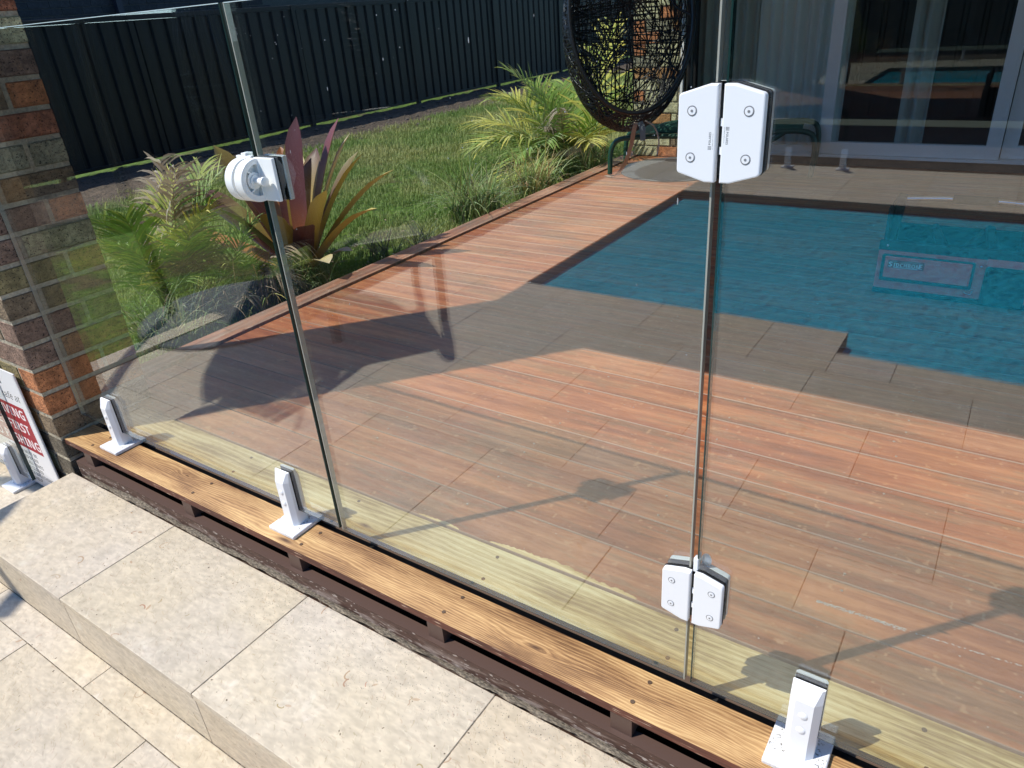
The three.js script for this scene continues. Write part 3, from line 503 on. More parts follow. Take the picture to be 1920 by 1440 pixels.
// ------------------------------------------------------------------ glass fence
function glassPanel(name, label, x0, x1, leftEdge, rightEdge, z = ZG, y0 = 0.055, y1 = 1.255, cat = 'glass panel') {
  const t = thing(name, label, cat, [(x0 + x1) / 2, y0, z]); const w = x1 - x0, h = y1 - y0;
  mesh('pane', new THREE.BoxGeometry(w - 0.0052, h - 0.003, 0.0118), mGlass, t, [0, h / 2, 0]);
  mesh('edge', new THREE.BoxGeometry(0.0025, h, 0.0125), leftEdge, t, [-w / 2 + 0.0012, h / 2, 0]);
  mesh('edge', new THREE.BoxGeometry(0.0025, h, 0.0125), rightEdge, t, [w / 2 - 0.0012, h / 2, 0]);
  mesh('edge', new THREE.BoxGeometry(w - 0.0052, 0.0013, 0.012), mEdgeTopLit, t, [0, h - 0.0006, 0]);
  mesh('edge', new THREE.BoxGeometry(w - 0.0052, 0.0013, 0.012), mEdgeBotShade, t, [0, 0.0006, 0]);
  return t;
}
glassPanel('glass_fence', 'left fixed glass fence panel beside the brick pillar, on two white spigots', -2.545, -1.2605, mEdgeLit, mEdgeShade);
const gate = glassPanel('glass_gate', 'frameless glass pool gate between the white latch and the white hinges', -1.2495, -0.3285, mEdgeLit, mEdgeLit, ZG, 0.055, 1.255, 'gate');
glassPanel('glass_fence', 'right fixed glass fence panel carrying the hinges, on the nearest white spigot', -0.3175, 1.15, mEdgeShade, mEdgeShade);
{ // dried drops on the gate
  const r = rng(19), list = [];
  for (let i = 0; i < 80; i++) { const s = rr(0.0004, 0.0011, r); const g = new THREE.CircleGeometry(s, 6); const y = 0.45 + 0.75 * Math.pow(r(), 0.5), x = -0.44 + 0.88 * r(); if (r() < 0.18) g.scale(0.9, rr(2, 5, r), 1); g.translate(x, y, 0.0066); list.push(g); }
  mesh('water_spots', mergeGeometries(list), std(lin(0.30, 0.32, 0.34), 0.8), gate).userData.kind = 'stuff';
}
// spigots
function spigotBody() {
  const g = []; const W = 0.052;
  const cheek = (z0, z1, top) => { const s = new THREE.Shape(); const h = 0.176, c = 0.028; s.moveTo(-W / 2, 0.012); s.lineTo(W / 2, 0.012); s.lineTo(W / 2, h); s.lineTo(-W / 2, h); s.closePath(); const e = new THREE.ExtrudeGeometry(s, { depth: z1 - z0, bevelEnabled: false }); e.translate(0, 0, z0); return e; };
  return cheek;
}
function makeSpigot(label, pos, group) {
  const t = thing('glass_spigot', label, 'spigot', pos, group);
  // base cover, domed a little
  const base = new RoundedBoxGeometry(0.1, 0.012, 0.1, 2, 0.0035); base.translate(0, 0.006, 0); mesh('base_cover', base, mWhiteDirt, t);
  // front cheek: chamfered vertical edges and sloping top
  const cheek = (dir) => {
    const w = 0.026, c = 0.011, zi = 0.007, zo = 0.027, h0 = 0.011, hs = 0.150, h = 0.178;
    const ring = (y, zout, cc) => [[-w, y, zi], [-w, y, zout - cc], [-w + cc, y, zout], [w - cc, y, zout], [w, y, zout - cc], [w, y, zi]];
    const rings = [ring(h0, zo, c), ring(hs, zo, c), ring(h, zo - 0.013, 0.004)];
    const P = [], tri = (a, b, d) => P.push(...a, ...b, ...d), quad = (a, b, d, e) => { tri(a, b, d); tri(a, d, e); };
    for (let k = 0; k < 2; k++) for (let i = 0; i < 6; i++) { const j = (i + 1) % 6; quad(rings[k][i], rings[k][j], rings[k + 1][j], rings[k + 1][i]); }
    for (let i = 1; i < 5; i++) tri(rings[2][0], rings[2][i], rings[2][i + 1]);
    if (dir < 0) for (let i = 2; i < P.length; i += 3) P[i] = -P[i];
    const g = new THREE.BufferGeometry(); g.setAttribute('position', new THREE.Float32BufferAttribute(P, 3)); g.computeVertexNormals(); return g;
  };
  const m2 = mWhite.clone(); m2.side = THREE.DoubleSide;
  const cz = -0.01;
  const fr = mesh('clamp_cheek', cheek(1), spigM, t, [0, 0, cz]); mesh('clamp_cheek', cheek(-1), spigM, t, [0, 0, cz]);
  mesh('clamp_base', new THREE.BoxGeometry(0.052, 0.042, 0.0144), mWhite, t, [0, 0.032, cz]);
  for (const s of [-1, 1]) mesh('gasket', new THREE.BoxGeometry(0.051, 0.124, 0.0009), mBlack, t, [0, 0.114, cz + s * 0.0066]);
  for (const y of [0.083, 0.119]) { const b = new THREE.SphereGeometry(0.0085, 20, 10, 0, 6.2832, 0, 1.25); b.scale(1, 0.55, 1); b.rotateX(Math.PI / 2); mesh('bolt_cap', b, mWhite, fr, [0, y, 0.0258]); }
  return t;
}
const tDirt = tex(256, 256, (u, v) => { const a = sstep(0.60, 0.72, fbm(u, v, 34, 34, 3, 5)) * sstep(0.42, 0.62, fbm(u, v, 5, 5, 3, 9)); return [1 - 0.42 * a, 1 - 0.45 * a, 1 - 0.5 * a]; });
const mWhiteDirt = mWhite.clone(); mWhiteDirt.map = tDirt;
const spigM = mWhite.clone(); spigM.side = THREE.DoubleSide;
const SG = 'white spigots clamping the glass fence';
const sp1 = makeSpigot('white glass spigot on the timber sill next to the brick pillar', [-2.308, 0, -0.926], SG);
copyOf(sp1, 'glass_spigot', 'white glass spigot on the timber sill just left of the gate', [-1.441, 0, -0.926]);
copyOf(sp1, 'glass_spigot', 'white glass spigot nearest the camera at the bottom right', [-0.113, 0, -0.926]);
copyOf(sp1, 'glass_spigot', 'white glass spigot half hidden by the step, holding the glass with the sign', [-2.962, PATIO_Y, -0.789], undefined, undefined);
copyOf(sp1, 'glass_spigot', 'pale spigot mirrored in the right glass, the left of two near the lounger leg', [-1.79, PATIO_Y, 5.2], undefined, 'spigots behind the pool mirrored in the glass'); copyOf(sp1, 'glass_spigot', 'pale spigot mirrored in the right glass, the right of two below the sliding door', [-1.31, PATIO_Y, 5.2], undefined, 'spigots behind the pool mirrored in the glass');
glassPanel('glass_fence', 'small glass panel with the safety sign at the left end of the step', -4.2, -2.84, mEdgeLit, mEdgeShade, -0.800, PATIO_Y + 0.055, 0.93);

// hinges
function hinge(label, x, y, w, h, lettering) {
  const t = new THREE.Group(); t.name = 'hinge'; t.userData = { label }; t.position.set(x - gate.position.x, y - gate.position.y, 0); gate.add(t);
  const plate = (s, z0, z1, r, grow = 0) => { // s=-1 left, 1 right
    const W = w / 2 + grow, H = h / 2 + grow, c = h * 0.1, sh = new THREE.Shape(), q = 0.0035;
    sh.moveTo(s * 0.0035, -H); sh.lineTo(s * W * 0.3, -H); sh.lineTo(s * (W - q), -H + c - q * 0.5); sh.quadraticCurveTo(s * W, -H + c, s * W, -H + c + q); sh.lineTo(s * W, H - c - q); sh.quadraticCurveTo(s * W, H - c, s * (W - q), H - c + q * 0.5); sh.lineTo(s * W * 0.3, H); sh.lineTo(s * 0.0035, H); sh.closePath();
    const g = new THREE.ExtrudeGeometry(sh, { depth: z1 - z0 - 2 * r, bevelEnabled: r > 0, bevelSize: r, bevelThickness: r, bevelSegments: 2, bevelOffset: -r }); g.translate(0, 0, z0 + r); return g;
  };
  for (const s of [-1, 1]) {
    const p = mesh('front_plate', plate(s, 0.0082, 0.021, 0.0018), mWhite, t); mesh('back_plate', plate(s, -0.021, -0.0082, 0.0018), mWhite, t);
    mesh('gasket', plate(s, 0.006, 0.0082, 0, 0.0006), mBlack, t); mesh('gasket', plate(s, -0.0082, -0.006, 0, 0.0006), mBlack, t);  // rear black sheet paints in the shade on the back plate inner face
    for (const yy of [0.24, -0.24]) {
      const ring = new THREE.TorusGeometry(0.0058, 0.0007, 6, 24); mesh('screw_rim', ring, mGreyM, t, [s * w * 0.33, yy * h, 0.0209]);
      const hd = cyl(0.0049, 0.0012, 20); hd.rotateX(Math.PI / 2); mesh('screw_head', hd, mWhite, t, [s * w * 0.33, yy * h, 0.0213]);
      const sk = cyl(0.0017, 0.0008, 6); sk.rotateX(Math.PI / 2); mesh('screw_socket', sk, mGreyM, t, [s * w * 0.33, yy * h, 0.0219]);
    }
  }
  const bar = cyl(0.0052, h * 0.92, 12); mesh('hinge_pin', bar, mBlack, t, [0, 0, 0]);
  for (const yy of [-0.17, 0.12]) { const k = cyl(0.0032, 0.009, 12); mesh('knuckle', k, mWhite, t, [0.002, yy * h, 0.0125]); }
  mesh('hinge_leaf', new THREE.BoxGeometry(0.006, h * 0.86, 0.013), mBlack, t, [0, 0, 0.004]);
  if (lettering) for (const [s, rot] of [[1, -Math.PI / 2], [-1, Math.PI / 2]]) {
    const tx = canvasTex(512, 160, (c, W, H) => { c.fillStyle = '#ffffff'; c.fillRect(0, 0, W, H); c.fillStyle = '#5e636b'; for (let i = 0; i < 9; i++) c.fillRect(18 + (i % 3) * 26, 26 + ((i / 3) | 0) * 26, 20, 18); c.font = 'bold 66px sans-serif'; c.fillText('POLARIS', 112, 84); c.font = '26px sans-serif'; c.fillText('www.polaris.com.au', 112, 132); c.fillText('soft close', 18, 132); });
    mesh('lettering', new THREE.PlaneGeometry(0.030, 0.0094), new THREE.MeshPhysicalMaterial({ map: tx, color: mWhite.color, roughness: 0.42, clearcoat: 0.2, clearcoatRoughness: 0.3 }), t, [s * 0.0098, -0.004, 0.02103], [0, 0, rot]);
  }
  return t;
}
hinge('upper white gate hinge with printed lettering and four screws', -0.3185, 1.0515, 0.108, 0.118, true);
{
  const t = hinge('lower white gate hinge near the pale board', -0.3205, 0.2775, 0.108, 0.112, false);
  const s = new THREE.SphereGeometry(0.009, 16, 12); s.scale(1, 1.5, 0.7); mesh('adjuster_knob', s, mWhite, t, [0.012, 0.066, -0.014]);
  mesh('adjuster_block', rboxM(0.009, 0.03, 0.012, 0.002), mWhite, t, [0.001, 0.066, 0.002]);
}
// magnetic latch
{
  const t = thing('gate_latch', 'white plastic gate latch with two rounded lobes and a round knob', 'latch', [-1.2555, 0.943, ZG]);
  mesh('keeper_plate', rboxM(0.046, 0.082, 0.008, 0.002), mPlastic, t, [-0.030, 0.003, 0.0102]); mesh('latch_plate', rboxM(0.056, 0.084, 0.008, 0.002), mPlastic, t, [0.028, 0, 0.0102]);
  mesh('back_plate', rboxM(0.060, 0.086, 0.010, 0.002), mPlastic, t, [0.032, 0, -0.0135]); mesh('back_plate', rboxM(0.05, 0.084, 0.010, 0.002), mPlastic, t, [-0.032, 0.004, -0.0135]);
  mesh('gasket', new THREE.BoxGeometry(0.055, 0.084, 0.0012), mBlack, t, [0.029, 0, 0.0066]); mesh('gasket', new THREE.BoxGeometry(0.057, 0.084, 0.0016), mBlack, t, [0.030, 0, -0.0072]);
  const lobe = () => { // D shape in the (z, y) plane, hollowed from the right, extruded along x
    const D = (R, y0, z0) => { const s = new THREE.Path(); s.moveTo(z0, y0 + R); s.absarc(z0 + 0.004, y0, R, Math.PI / 2, -Math.PI / 2, true); s.lineTo(z0, y0 - R); s.closePath(); return s; };
    const sh = new THREE.Shape(); sh.moveTo(0, 0.039); sh.lineTo(0.005, 0.039); sh.absarc(0.005, -0.001, 0.040, Math.PI / 2, -Math.PI / 2, true); sh.lineTo(0, -0.041); sh.closePath();
    const ho = new THREE.Path(); ho.moveTo(0.003, 0.030); ho.lineTo(0.005, 0.0305); ho.absarc(0.005, 0, 0.0305, Math.PI / 2, -Math.PI / 2, true); ho.lineTo(0.003, -0.0305); ho.closePath(); sh.holes.push(ho);
    const g = new THREE.ExtrudeGeometry(sh, { depth: 0.020, bevelEnabled: true, bevelSize: 0.0016, bevelThickness: 0.0016, bevelSegments: 2, curveSegments: 28 }); // shape x -> z, y -> y, depth -> x
    const inner = new THREE.Shape(); inner.moveTo(0.002, 0.0315); inner.lineTo(0.005, 0.0315); inner.absarc(0.005, 0, 0.0315, Math.PI / 2, -Math.PI / 2, true); inner.lineTo(0.002, -0.0315); inner.closePath();
    const web = new THREE.ExtrudeGeometry(inner, { depth: 0.006, bevelEnabled: false, curveSegments: 28 });
    const fix = (q) => { q.applyMatrix4(new THREE.Matrix4().set(0, 0, 1, 0, 0, 1, 0, 0, 1, 0, 0, 0, 0, 0, 0, 1)); const idx = []; const n = q.toNonIndexed ? (q.index ? q.toNonIndexed() : q) : q; const P = n.attributes.position.array; for (let i = 0; i < P.length; i += 9) for (let k = 0; k < 3; k++) { const s = P[i + 3 + k]; P[i + 3 + k] = P[i + 6 + k]; P[i + 6 + k] = s; } n.computeVertexNormals(); return n; };
    return [fix(g), fix(web)];
  };
  const [lg, wg] = lobe();
  for (const x of [-0.040, -0.010]) {
    const l = mesh('lobe', lg, mPlastic, t, [x, 0, 0.0142]); mesh('lobe_web', wg, mPlastic, l, [0.004, 0, 0]);
    mesh('rib', rboxM(0.009, 0.004, 0.034, 0.001), mPlastic, l, [0.014, -0.016, 0.016], [0.5, 0, 0]); mesh('rib', rboxM(0.009, 0.004, 0.03, 0.001), mPlastic, l, [0.014, 0.015, 0.018], [-0.6, 0, 0]);
    const boss = cyl(0.0165, 0.009, 28); boss.rotateZ(Math.PI / 2); mesh('boss', boss, mPlastic, l, [0.0145, 0, 0.014]);
    const bo2 = cyl(0.011, 0.011, 28); bo2.rotateZ(Math.PI / 2); mesh('boss', bo2, mPlastic, l, [0.017, 0, 0.014]);
  }
  const kn = new THREE.LatheGeometry([[0, 0], [0.0062, 0], [0.0066, 0.016], [0.0085, 0.022], [0.0092, 0.027], [0.0088, 0.0295], [0, 0.030]].map(([a, b]) => new THREE.Vector2(a, b)), 28); kn.rotateZ(-Math.PI / 2); mesh('knob', kn, mPlastic, t, [0.012, 0.0, 0.0282]);
  mesh('top_tab', rboxM(0.014, 0.006, 0.008, 0.001), mPlastic, t, [-0.028, 0.046, 0.010]);
}
// safety sign behind the small panel
{
  const t = thing('safety_sign', 'white pool safety sign with red boxes of lettering beside the pillar', 'sign', [-2.952, PATIO_Y + 0.012, -0.8225]);
  const tx = canvasTex(1024, 1024, (c, W, H) => {
    c.fillStyle = '#e9e9ea'; c.fillRect(0, 0, W, H); c.fillStyle = '#222'; c.font = 'bold 110px sans-serif'; c.fillText('POOL SAFETY', 120, 120);
    c.font = 'italic 80px serif'; c.fillText('safe at', 720, 230);
    const red = (y, s) => { c.fillStyle = '#a51d2d'; c.fillRect(60, y, 900, 128); c.fillStyle = '#f4eeee'; c.font = 'bold 104px sans-serif'; c.fillText(s, 470, y + 104); };
    red(280, 'NO RUNNING'.slice(0, 6)); c.fillStyle = '#a51d2d'; c.fillRect(60, 280, 900, 400); c.fillStyle = '#f6efef'; c.font = 'bold 112px sans-serif'; c.fillText('NO  DIVING', 300, 390); c.fillText('NO FEET FIRST', 130, 520); c.fillText('NO PUSHING', 260, 650);
    c.fillStyle = '#5c5f63'; c.font = 'bold 42px sans-serif'; for (let k = 0; k < 6; k++) { c.fillText(['CHILDREN MUST BE', 'SUPERVISED BY AN', 'ADULT AT ALL TIMES', 'KEEP GATE CLOSED', 'CPR: CHECK BREATHING', 'CALL FOR HELP'][k], 440, 740 + k * 50); }
  });
  const g = new RoundedBoxGeometry(0.58, 0.52, 0.005, 1, 0.001); g.translate(0, 0.26, 0); mesh('board', g, std(lin(0.75, 0.75, 0.76), 0.5), t);
  const f = new THREE.PlaneGeometry(0.57, 0.51); f.translate(0, 0.26, 0.0032); mesh('print', f, std(0xffffff, 0.45, { map: tx }), t);
}

// ------------------------------------------------------------------ egg chair
const WALLN = V(0.60, 0.24, 0.76).normalize();
function eggChair(label, pos, turn) {
  const t = thing('egg_chair', label, 'egg chair', pos); const r = rng(21);
  const c = V(-0.22, 1.03, 0.42), ax = V(0.44, 0.68, 0.43), N = WALLN, cut = 0.14;
  const onE = (d) => { const q = d.clone().divide(ax); const k = 1 / q.length(); return d.clone().multiplyScalar(k); };
  const strands = [];
  const inside = p => p.dot(N) < cut;
  for (let i = 0; i < 480; i++) {
    // walk over the surface
    let d; do { d = V(r() * 2 - 1, r() * 2 - 1, r() * 2 - 1); } while (d.length() > 1 || !inside(onE(d)));
    let p = onE(d); const kind = r(); let dir;
    const nrm = p.clone().divide(ax).divide(ax).normalize(), up = V(0, 1, 0).projectOnPlane(nrm).normalize(), sd = up.clone().cross(nrm);
    const ang = kind < 0.42 ? (r() < 0.5 ? 1 : -1) * rr(1.32, 1.57, r) : kind < 0.80 ? rr(-0.08, 0.08, r) : (r() < 0.5 ? 1 : -1) * rr(0.7, 1.2, r);
    dir = sd.clone().multiplyScalar(Math.cos(ang)).addScaledVector(up, Math.sin(ang));
    const pts = []; const len = rr(0.5, 1.5, r), st = 0.035;
    for (let s = 0; s < len; s += st) {
      if (!inside(p)) break; pts.push(p.clone());
      const nn = p.clone().divide(ax).divide(ax).normalize(); dir.projectOnPlane(nn).normalize(); p = onE(p.clone().addScaledVector(dir, st));
    }
    if (pts.length > 3) strands.push(tube(pts.map(q => q.clone().multiplyScalar(1 + (r() - 0.5) * 0.012).add(c)), rr(0.0032, 0.0048, r), pts.length, 5));
  }
  mesh('weave', mergeGeometries(strands), mWick, t);
  // rim
  const u = V(0, 1, 0).projectOnPlane(N).normalize(), w = u.clone().cross(N), rim = [];
  for (let i = 0; i < 48; i++) { const a = i / 48 * 6.2832, dd = u.clone().multiplyScalar(Math.cos(a)).addScaledVector(w, Math.sin(a)); let lo = 0.05, hi = 2; for (let k = 0; k < 30; k++) { const m = (lo + hi) / 2, p = dd.clone().multiplyScalar(m).addScaledVector(N, cut); const e = p.clone().divide(ax).length(); if (e < 1) lo = m; else hi = m; } rim.push(dd.multiplyScalar(lo).addScaledVector(N, cut).add(c)); }
  mesh('rim', tube(rim, 0.017, 96, 8, true), mWick, t);
  mesh('arm_loop', tube([rim[8], rim[8].clone().add(V(-0.12, 0.02, -0.02)), rim[9].clone().lerp(rim[10], 0.5).add(V(-0.13, -0.05, 0)), rim[12]].map(p => p.clone()), 0.009, 24, 6), mWick, t);
  // stand
  const disc = new THREE.LatheGeometry([[0, 0], [0.43, 0], [0.435, 0.004], [0.43, 0.010], [0, 0.014]].map(([a, b]) => new THREE.Vector2(a, b)), 56); mesh('base_plate', disc, std(lin(0.075, 0.085, 0.095), 0.55), t, [0, 0.002, 0]);
  mesh('pole', tube([[-0.05, 0.01, -0.32], [-0.07, 0.9, -0.36], [-0.09, 1.7, -0.25], [-0.15, 2.05, 0.05], [-0.22, 2.0, 0.38]], 0.026, 30, 10), mWick, t);
  mesh('hanger', tube([[-0.22, 1.98, 0.40], [-0.22, 1.85, 0.42], [-0.22, 1.71, 0.42]], 0.007, 6, 6), mGreyM, t);
  t.rotation.y = turn;
  return t;
}
const egg = eggChair('black woven hanging egg chair near the brick house corner', [-2.2, 0, -5.42], 0);
{ // straps hanging from its rim
  const t = thing('strap', 'tan webbing strap looped over the egg chair rim and hanging to the deck', 'strap', [-2.43, 0, -4.95]);
  const P = [[0.16, 0.455, 0.08], [0.155, 0.42, 0.12], [0.09, 0.25, 0.06], [-0.02, 0.08, -0.02], [-0.12, 0.012, -0.07], [-0.19, 0.012, -0.09]];
  const cv = new THREE.CatmullRomCurve3(P.map(p => V(...p))), pts = cv.getPoints(24);
  mesh('webbing', strips([{ pts: pts.map(p => p.toArray()), side: [[0.8, 0, -0.6]], w: pts.map(() => 0.016), col: [[0.42, 0.32, 0.24]] }]), std(0xffffff, 0.9, { vertexColors: true, side: THREE.DoubleSide }), t);
  mesh('webbing', tube([[0.2, 0.44, 0.06], [0.26, 0.40, 0.04], [0.29, 0.30, 0.02], [0.27, 0.2, 0.0]], 0.006, 12, 5), std(lin(0.5, 0.46, 0.4), 0.8), t);
  mesh('webbing', strips([{ pts: [[0.17, 0.45, 0.09], [0.2, 0.4, 0.1], [0.2, 0.31, 0.09]], side: [[0.8, 0, -0.6]], w: [0.02, 0.022, 0.018], col: [[0.22, 0.26, 0.28]] }]), std(0xffffff, 0.9, { vertexColors: true, side: THREE.DoubleSide }), t);
}
{
  const e2 = copyOf(egg, 'egg_chair', 'black egg chair on the patio, enlarged and given an added cushion to deepen its dark reflection', [-3.72, PATIO_Y, 0.5], 0.9); e2.scale.setScalar(1.25);  // enlarged so that its shadow and dark reflection cover more
  const cg = new THREE.SphereGeometry(1, 32, 20, 0, 6.2832, 0.55, 2.2); const p = cg.attributes.position; for (let i = 0; i < p.count; i++) { const v = V(p.getX(i), p.getY(i), p.getZ(i)); const f = Math.max(0, v.dot(WALLN) - 0.1); v.addScaledVector(WALLN, -f); p.setXYZ(i, v.x * 0.40, v.y * 0.62, v.z * 0.39); } cg.computeVertexNormals();
  mesh('cushion', cg, std(lin(0.02, 0.02, 0.023), 0.9, { side: THREE.DoubleSide }), e2, [-0.22, 1.02, 0.42]);  // cushion added so the chair casts a solid shadow
}
// green lounger by the doors
{
  const t = thing('sun_lounger', 'dark green sling sun lounger standing in front of the sliding doors', 'sun lounger', [-1.92, 0, -5.44]); t.rotation.y = 0.18;
  const mg = std(lin(0.014, 0.07, 0.045), 0.35), ms = std(lin(0.025, 0.13, 0.085), 0.7, { side: THREE.DoubleSide, bumpMap: bWeave, bumpScale: 0.001 });
  for (const z of [-0.22, 0.22]) {
    mesh('side_tube', tube([[0.70, 0.012, z], [0.705, 0.22, z], [0.68, 0.295, z], [0.60, 0.318, z], [0.45, 0.315, z], [0.05, 0.29, z], [-0.5, 0.285, z], [-0.68, 0.26, z], [-0.725, 0.2, z], [-0.74, 0.012, z]], 0.019, 60, 8), mg, t);
    mesh('brace', tube([[0.5, 0.31, z], [0.36, 0.22, z], [0.22, 0.16, z], [0.05, 0.05, z]], 0.017, 16, 8), mg, t);
  }
  mesh('cross_tube', tube([[0.08, 0.05, -0.22], [0.08, 0.05, 0.22]], 0.012, 4, 8), mg, t);
  const g = new THREE.PlaneGeometry(1.2, 0.43, 24, 6); g.rotateX(-Math.PI / 2); const p = g.attributes.position; for (let i = 0; i < p.count; i++) { const x = p.getX(i), z = p.getZ(i); p.setY(i, 0.305 - 0.02 * Math.cos(z / 0.215 * 1.57) + 0.004 * Math.sin(x * 22)); } g.computeVertexNormals(); mesh('sling', g, ms, t);
  const b = new THREE.SphereGeometry(1, 24, 10, 0, 6.2832, 0, 1.57); b.scale(0.26, 0.06, 0.2); mesh('towel', b, std(lin(0.03, 0.12, 0.08), 0.95), t, [-0.22, 0.295, -0.08]);
}
// red and black tool bag on the shaded deck
{
  const t = thing('tool_bag', 'open red and black tool bag with a steel handle on the shaded deck', 'tool bag', [-0.12, 0, -3.42]);
  const mr = std(lin(0.85, 0.11, 0.12), 0.85), mk = std(lin(0.012, 0.012, 0.014), 0.8), mt = new THREE.MeshStandardMaterial({ color: lin(0.75, 0.77, 0.78), metalness: 0.9, roughness: 0.25 });
  const W = 0.61, D = 0.26, H = 0.2;
  mesh('base', rboxM(W, 0.022, D, 0.006), mk, t, [0, 0.011, 0]);
  mesh('front_panel', rboxM(W - 0.004, H, 0.016, 0.006), mr, t, [0, 0.022 + H / 2, D / 2 - 0.012], [-0.03, 0, 0]); mesh('back_panel', rboxM(W - 0.004, H + 0.03, 0.014, 0.006), mk, t, [0, 0.03 + H / 2, -D / 2 + 0.012]);
  for (const s of [-1, 1]) { mesh('end_panel', rboxM(0.014, H, D - 0.03, 0.005), s < 0 ? mr : mk, t, [s * (W / 2 - 0.01), 0.02 + H / 2, 0]); mesh('end_flap', rboxM(0.012, 0.16, D * 0.7, 0.005), mk, t, [s * (W / 2 - 0.015), H + 0.08, 0]); }
  mesh('top_trim', rboxM(W, 0.045, 0.02, 0.006), mk, t, [0, H + 0.008, D / 2 - 0.015]);
  const pk = mesh('pocket', rboxM(0.34, 0.115, 0.018, 0.012, [0, 0], 3), mk, t, [-0.115, 0.118, D / 2 + 0.003]); mesh('pocket_flap', rboxM(0.316, 0.092, 0.010, 0.01, [0, 0], 3), mr, pk, [0.002, 0.006, 0.009]);
  mesh('side_pocket', rboxM(0.15, 0.16, 0.02, 0.01, [0, 0], 2), mk, t, [0.165, 0.085, D / 2 + 0.004]); mesh('pocket_band', rboxM(0.15, 0.03, 0.008, 0.003), mr, t, [0.165, 0.182, D / 2 + 0.006]);
  const tx = canvasTex(512, 128, (c, w, h) => { c.fillStyle = '#9c3a3e'; c.fillRect(0, 0, w, h); c.fillStyle = '#eef2f2'; c.font = 'bold 108px sans-serif'; c.fillText('S', 10, 108); c.font = 'bold 82px sans-serif'; c.fillText('IDCHROM', 80, 104); c.font = 'bold 108px sans-serif'; c.fillText('E', 452 - 22, 108); c.fillRect(80, 112, 350, 8); });
  mesh('lettering', new THREE.PlaneGeometry(0.135, 0.034), std(0xffffff, 0.8, { map: tx }), pk, [-0.075, 0.022, 0.0146]);
  const bk = new THREE.TorusGeometry(0.016, 0.0022, 6, 4); bk.rotateZ(0.6); mesh('buckle', bk, mt, t, [0.05, 0.055, D / 2 + 0.004]);
  for (const [x, y] of [[-0.27, 0.215], [0.075, 0.165], [0.24, 0.17]]) mesh('rivet', new THREE.SphereGeometry(0.0055, 10, 8), mt, t, [x, y, D / 2 + 0.012]);
  // handle frame
  mesh('handle_bar', tube([[-W / 2 + 0.05, 0.378, 0], [-0.1, 0.388, 0], [-0.075, 0.388, 0]], 0.011, 12, 10), mt, t); mesh('handle_bar', tube([[0.075, 0.388, 0], [0.1, 0.388, 0], [W / 2 - 0.05, 0.378, 0]], 0.011, 12, 10), mt, t);
  mesh('handle_grip', tube([[-0.078, 0.388, 0], [0.078, 0.388, 0]], 0.0175, 4, 14), mk, t);
  for (const s of [-1, 1]) { mesh('handle_strut', rboxM(0.035, 0.22, 0.05, 0.006), mk, t, [s * (W / 2 - 0.035), 0.285, 0], [0, 0, s * 0.08]); }
  for (const [x, h, a, c] of [[-0.08, 0.3, 0.5, 0.02], [0.02, 0.31, -0.7, 0.03], [0.1, 0.3, 0.3, 0.02], [0.19, 0.29, -0.2, 0.03]]) mesh('tool', rboxM(0.035, 0.2, 0.04, 0.01), mk, t, [x, h - 0.1, 0.02], [0.1, 0.2, a]);
}

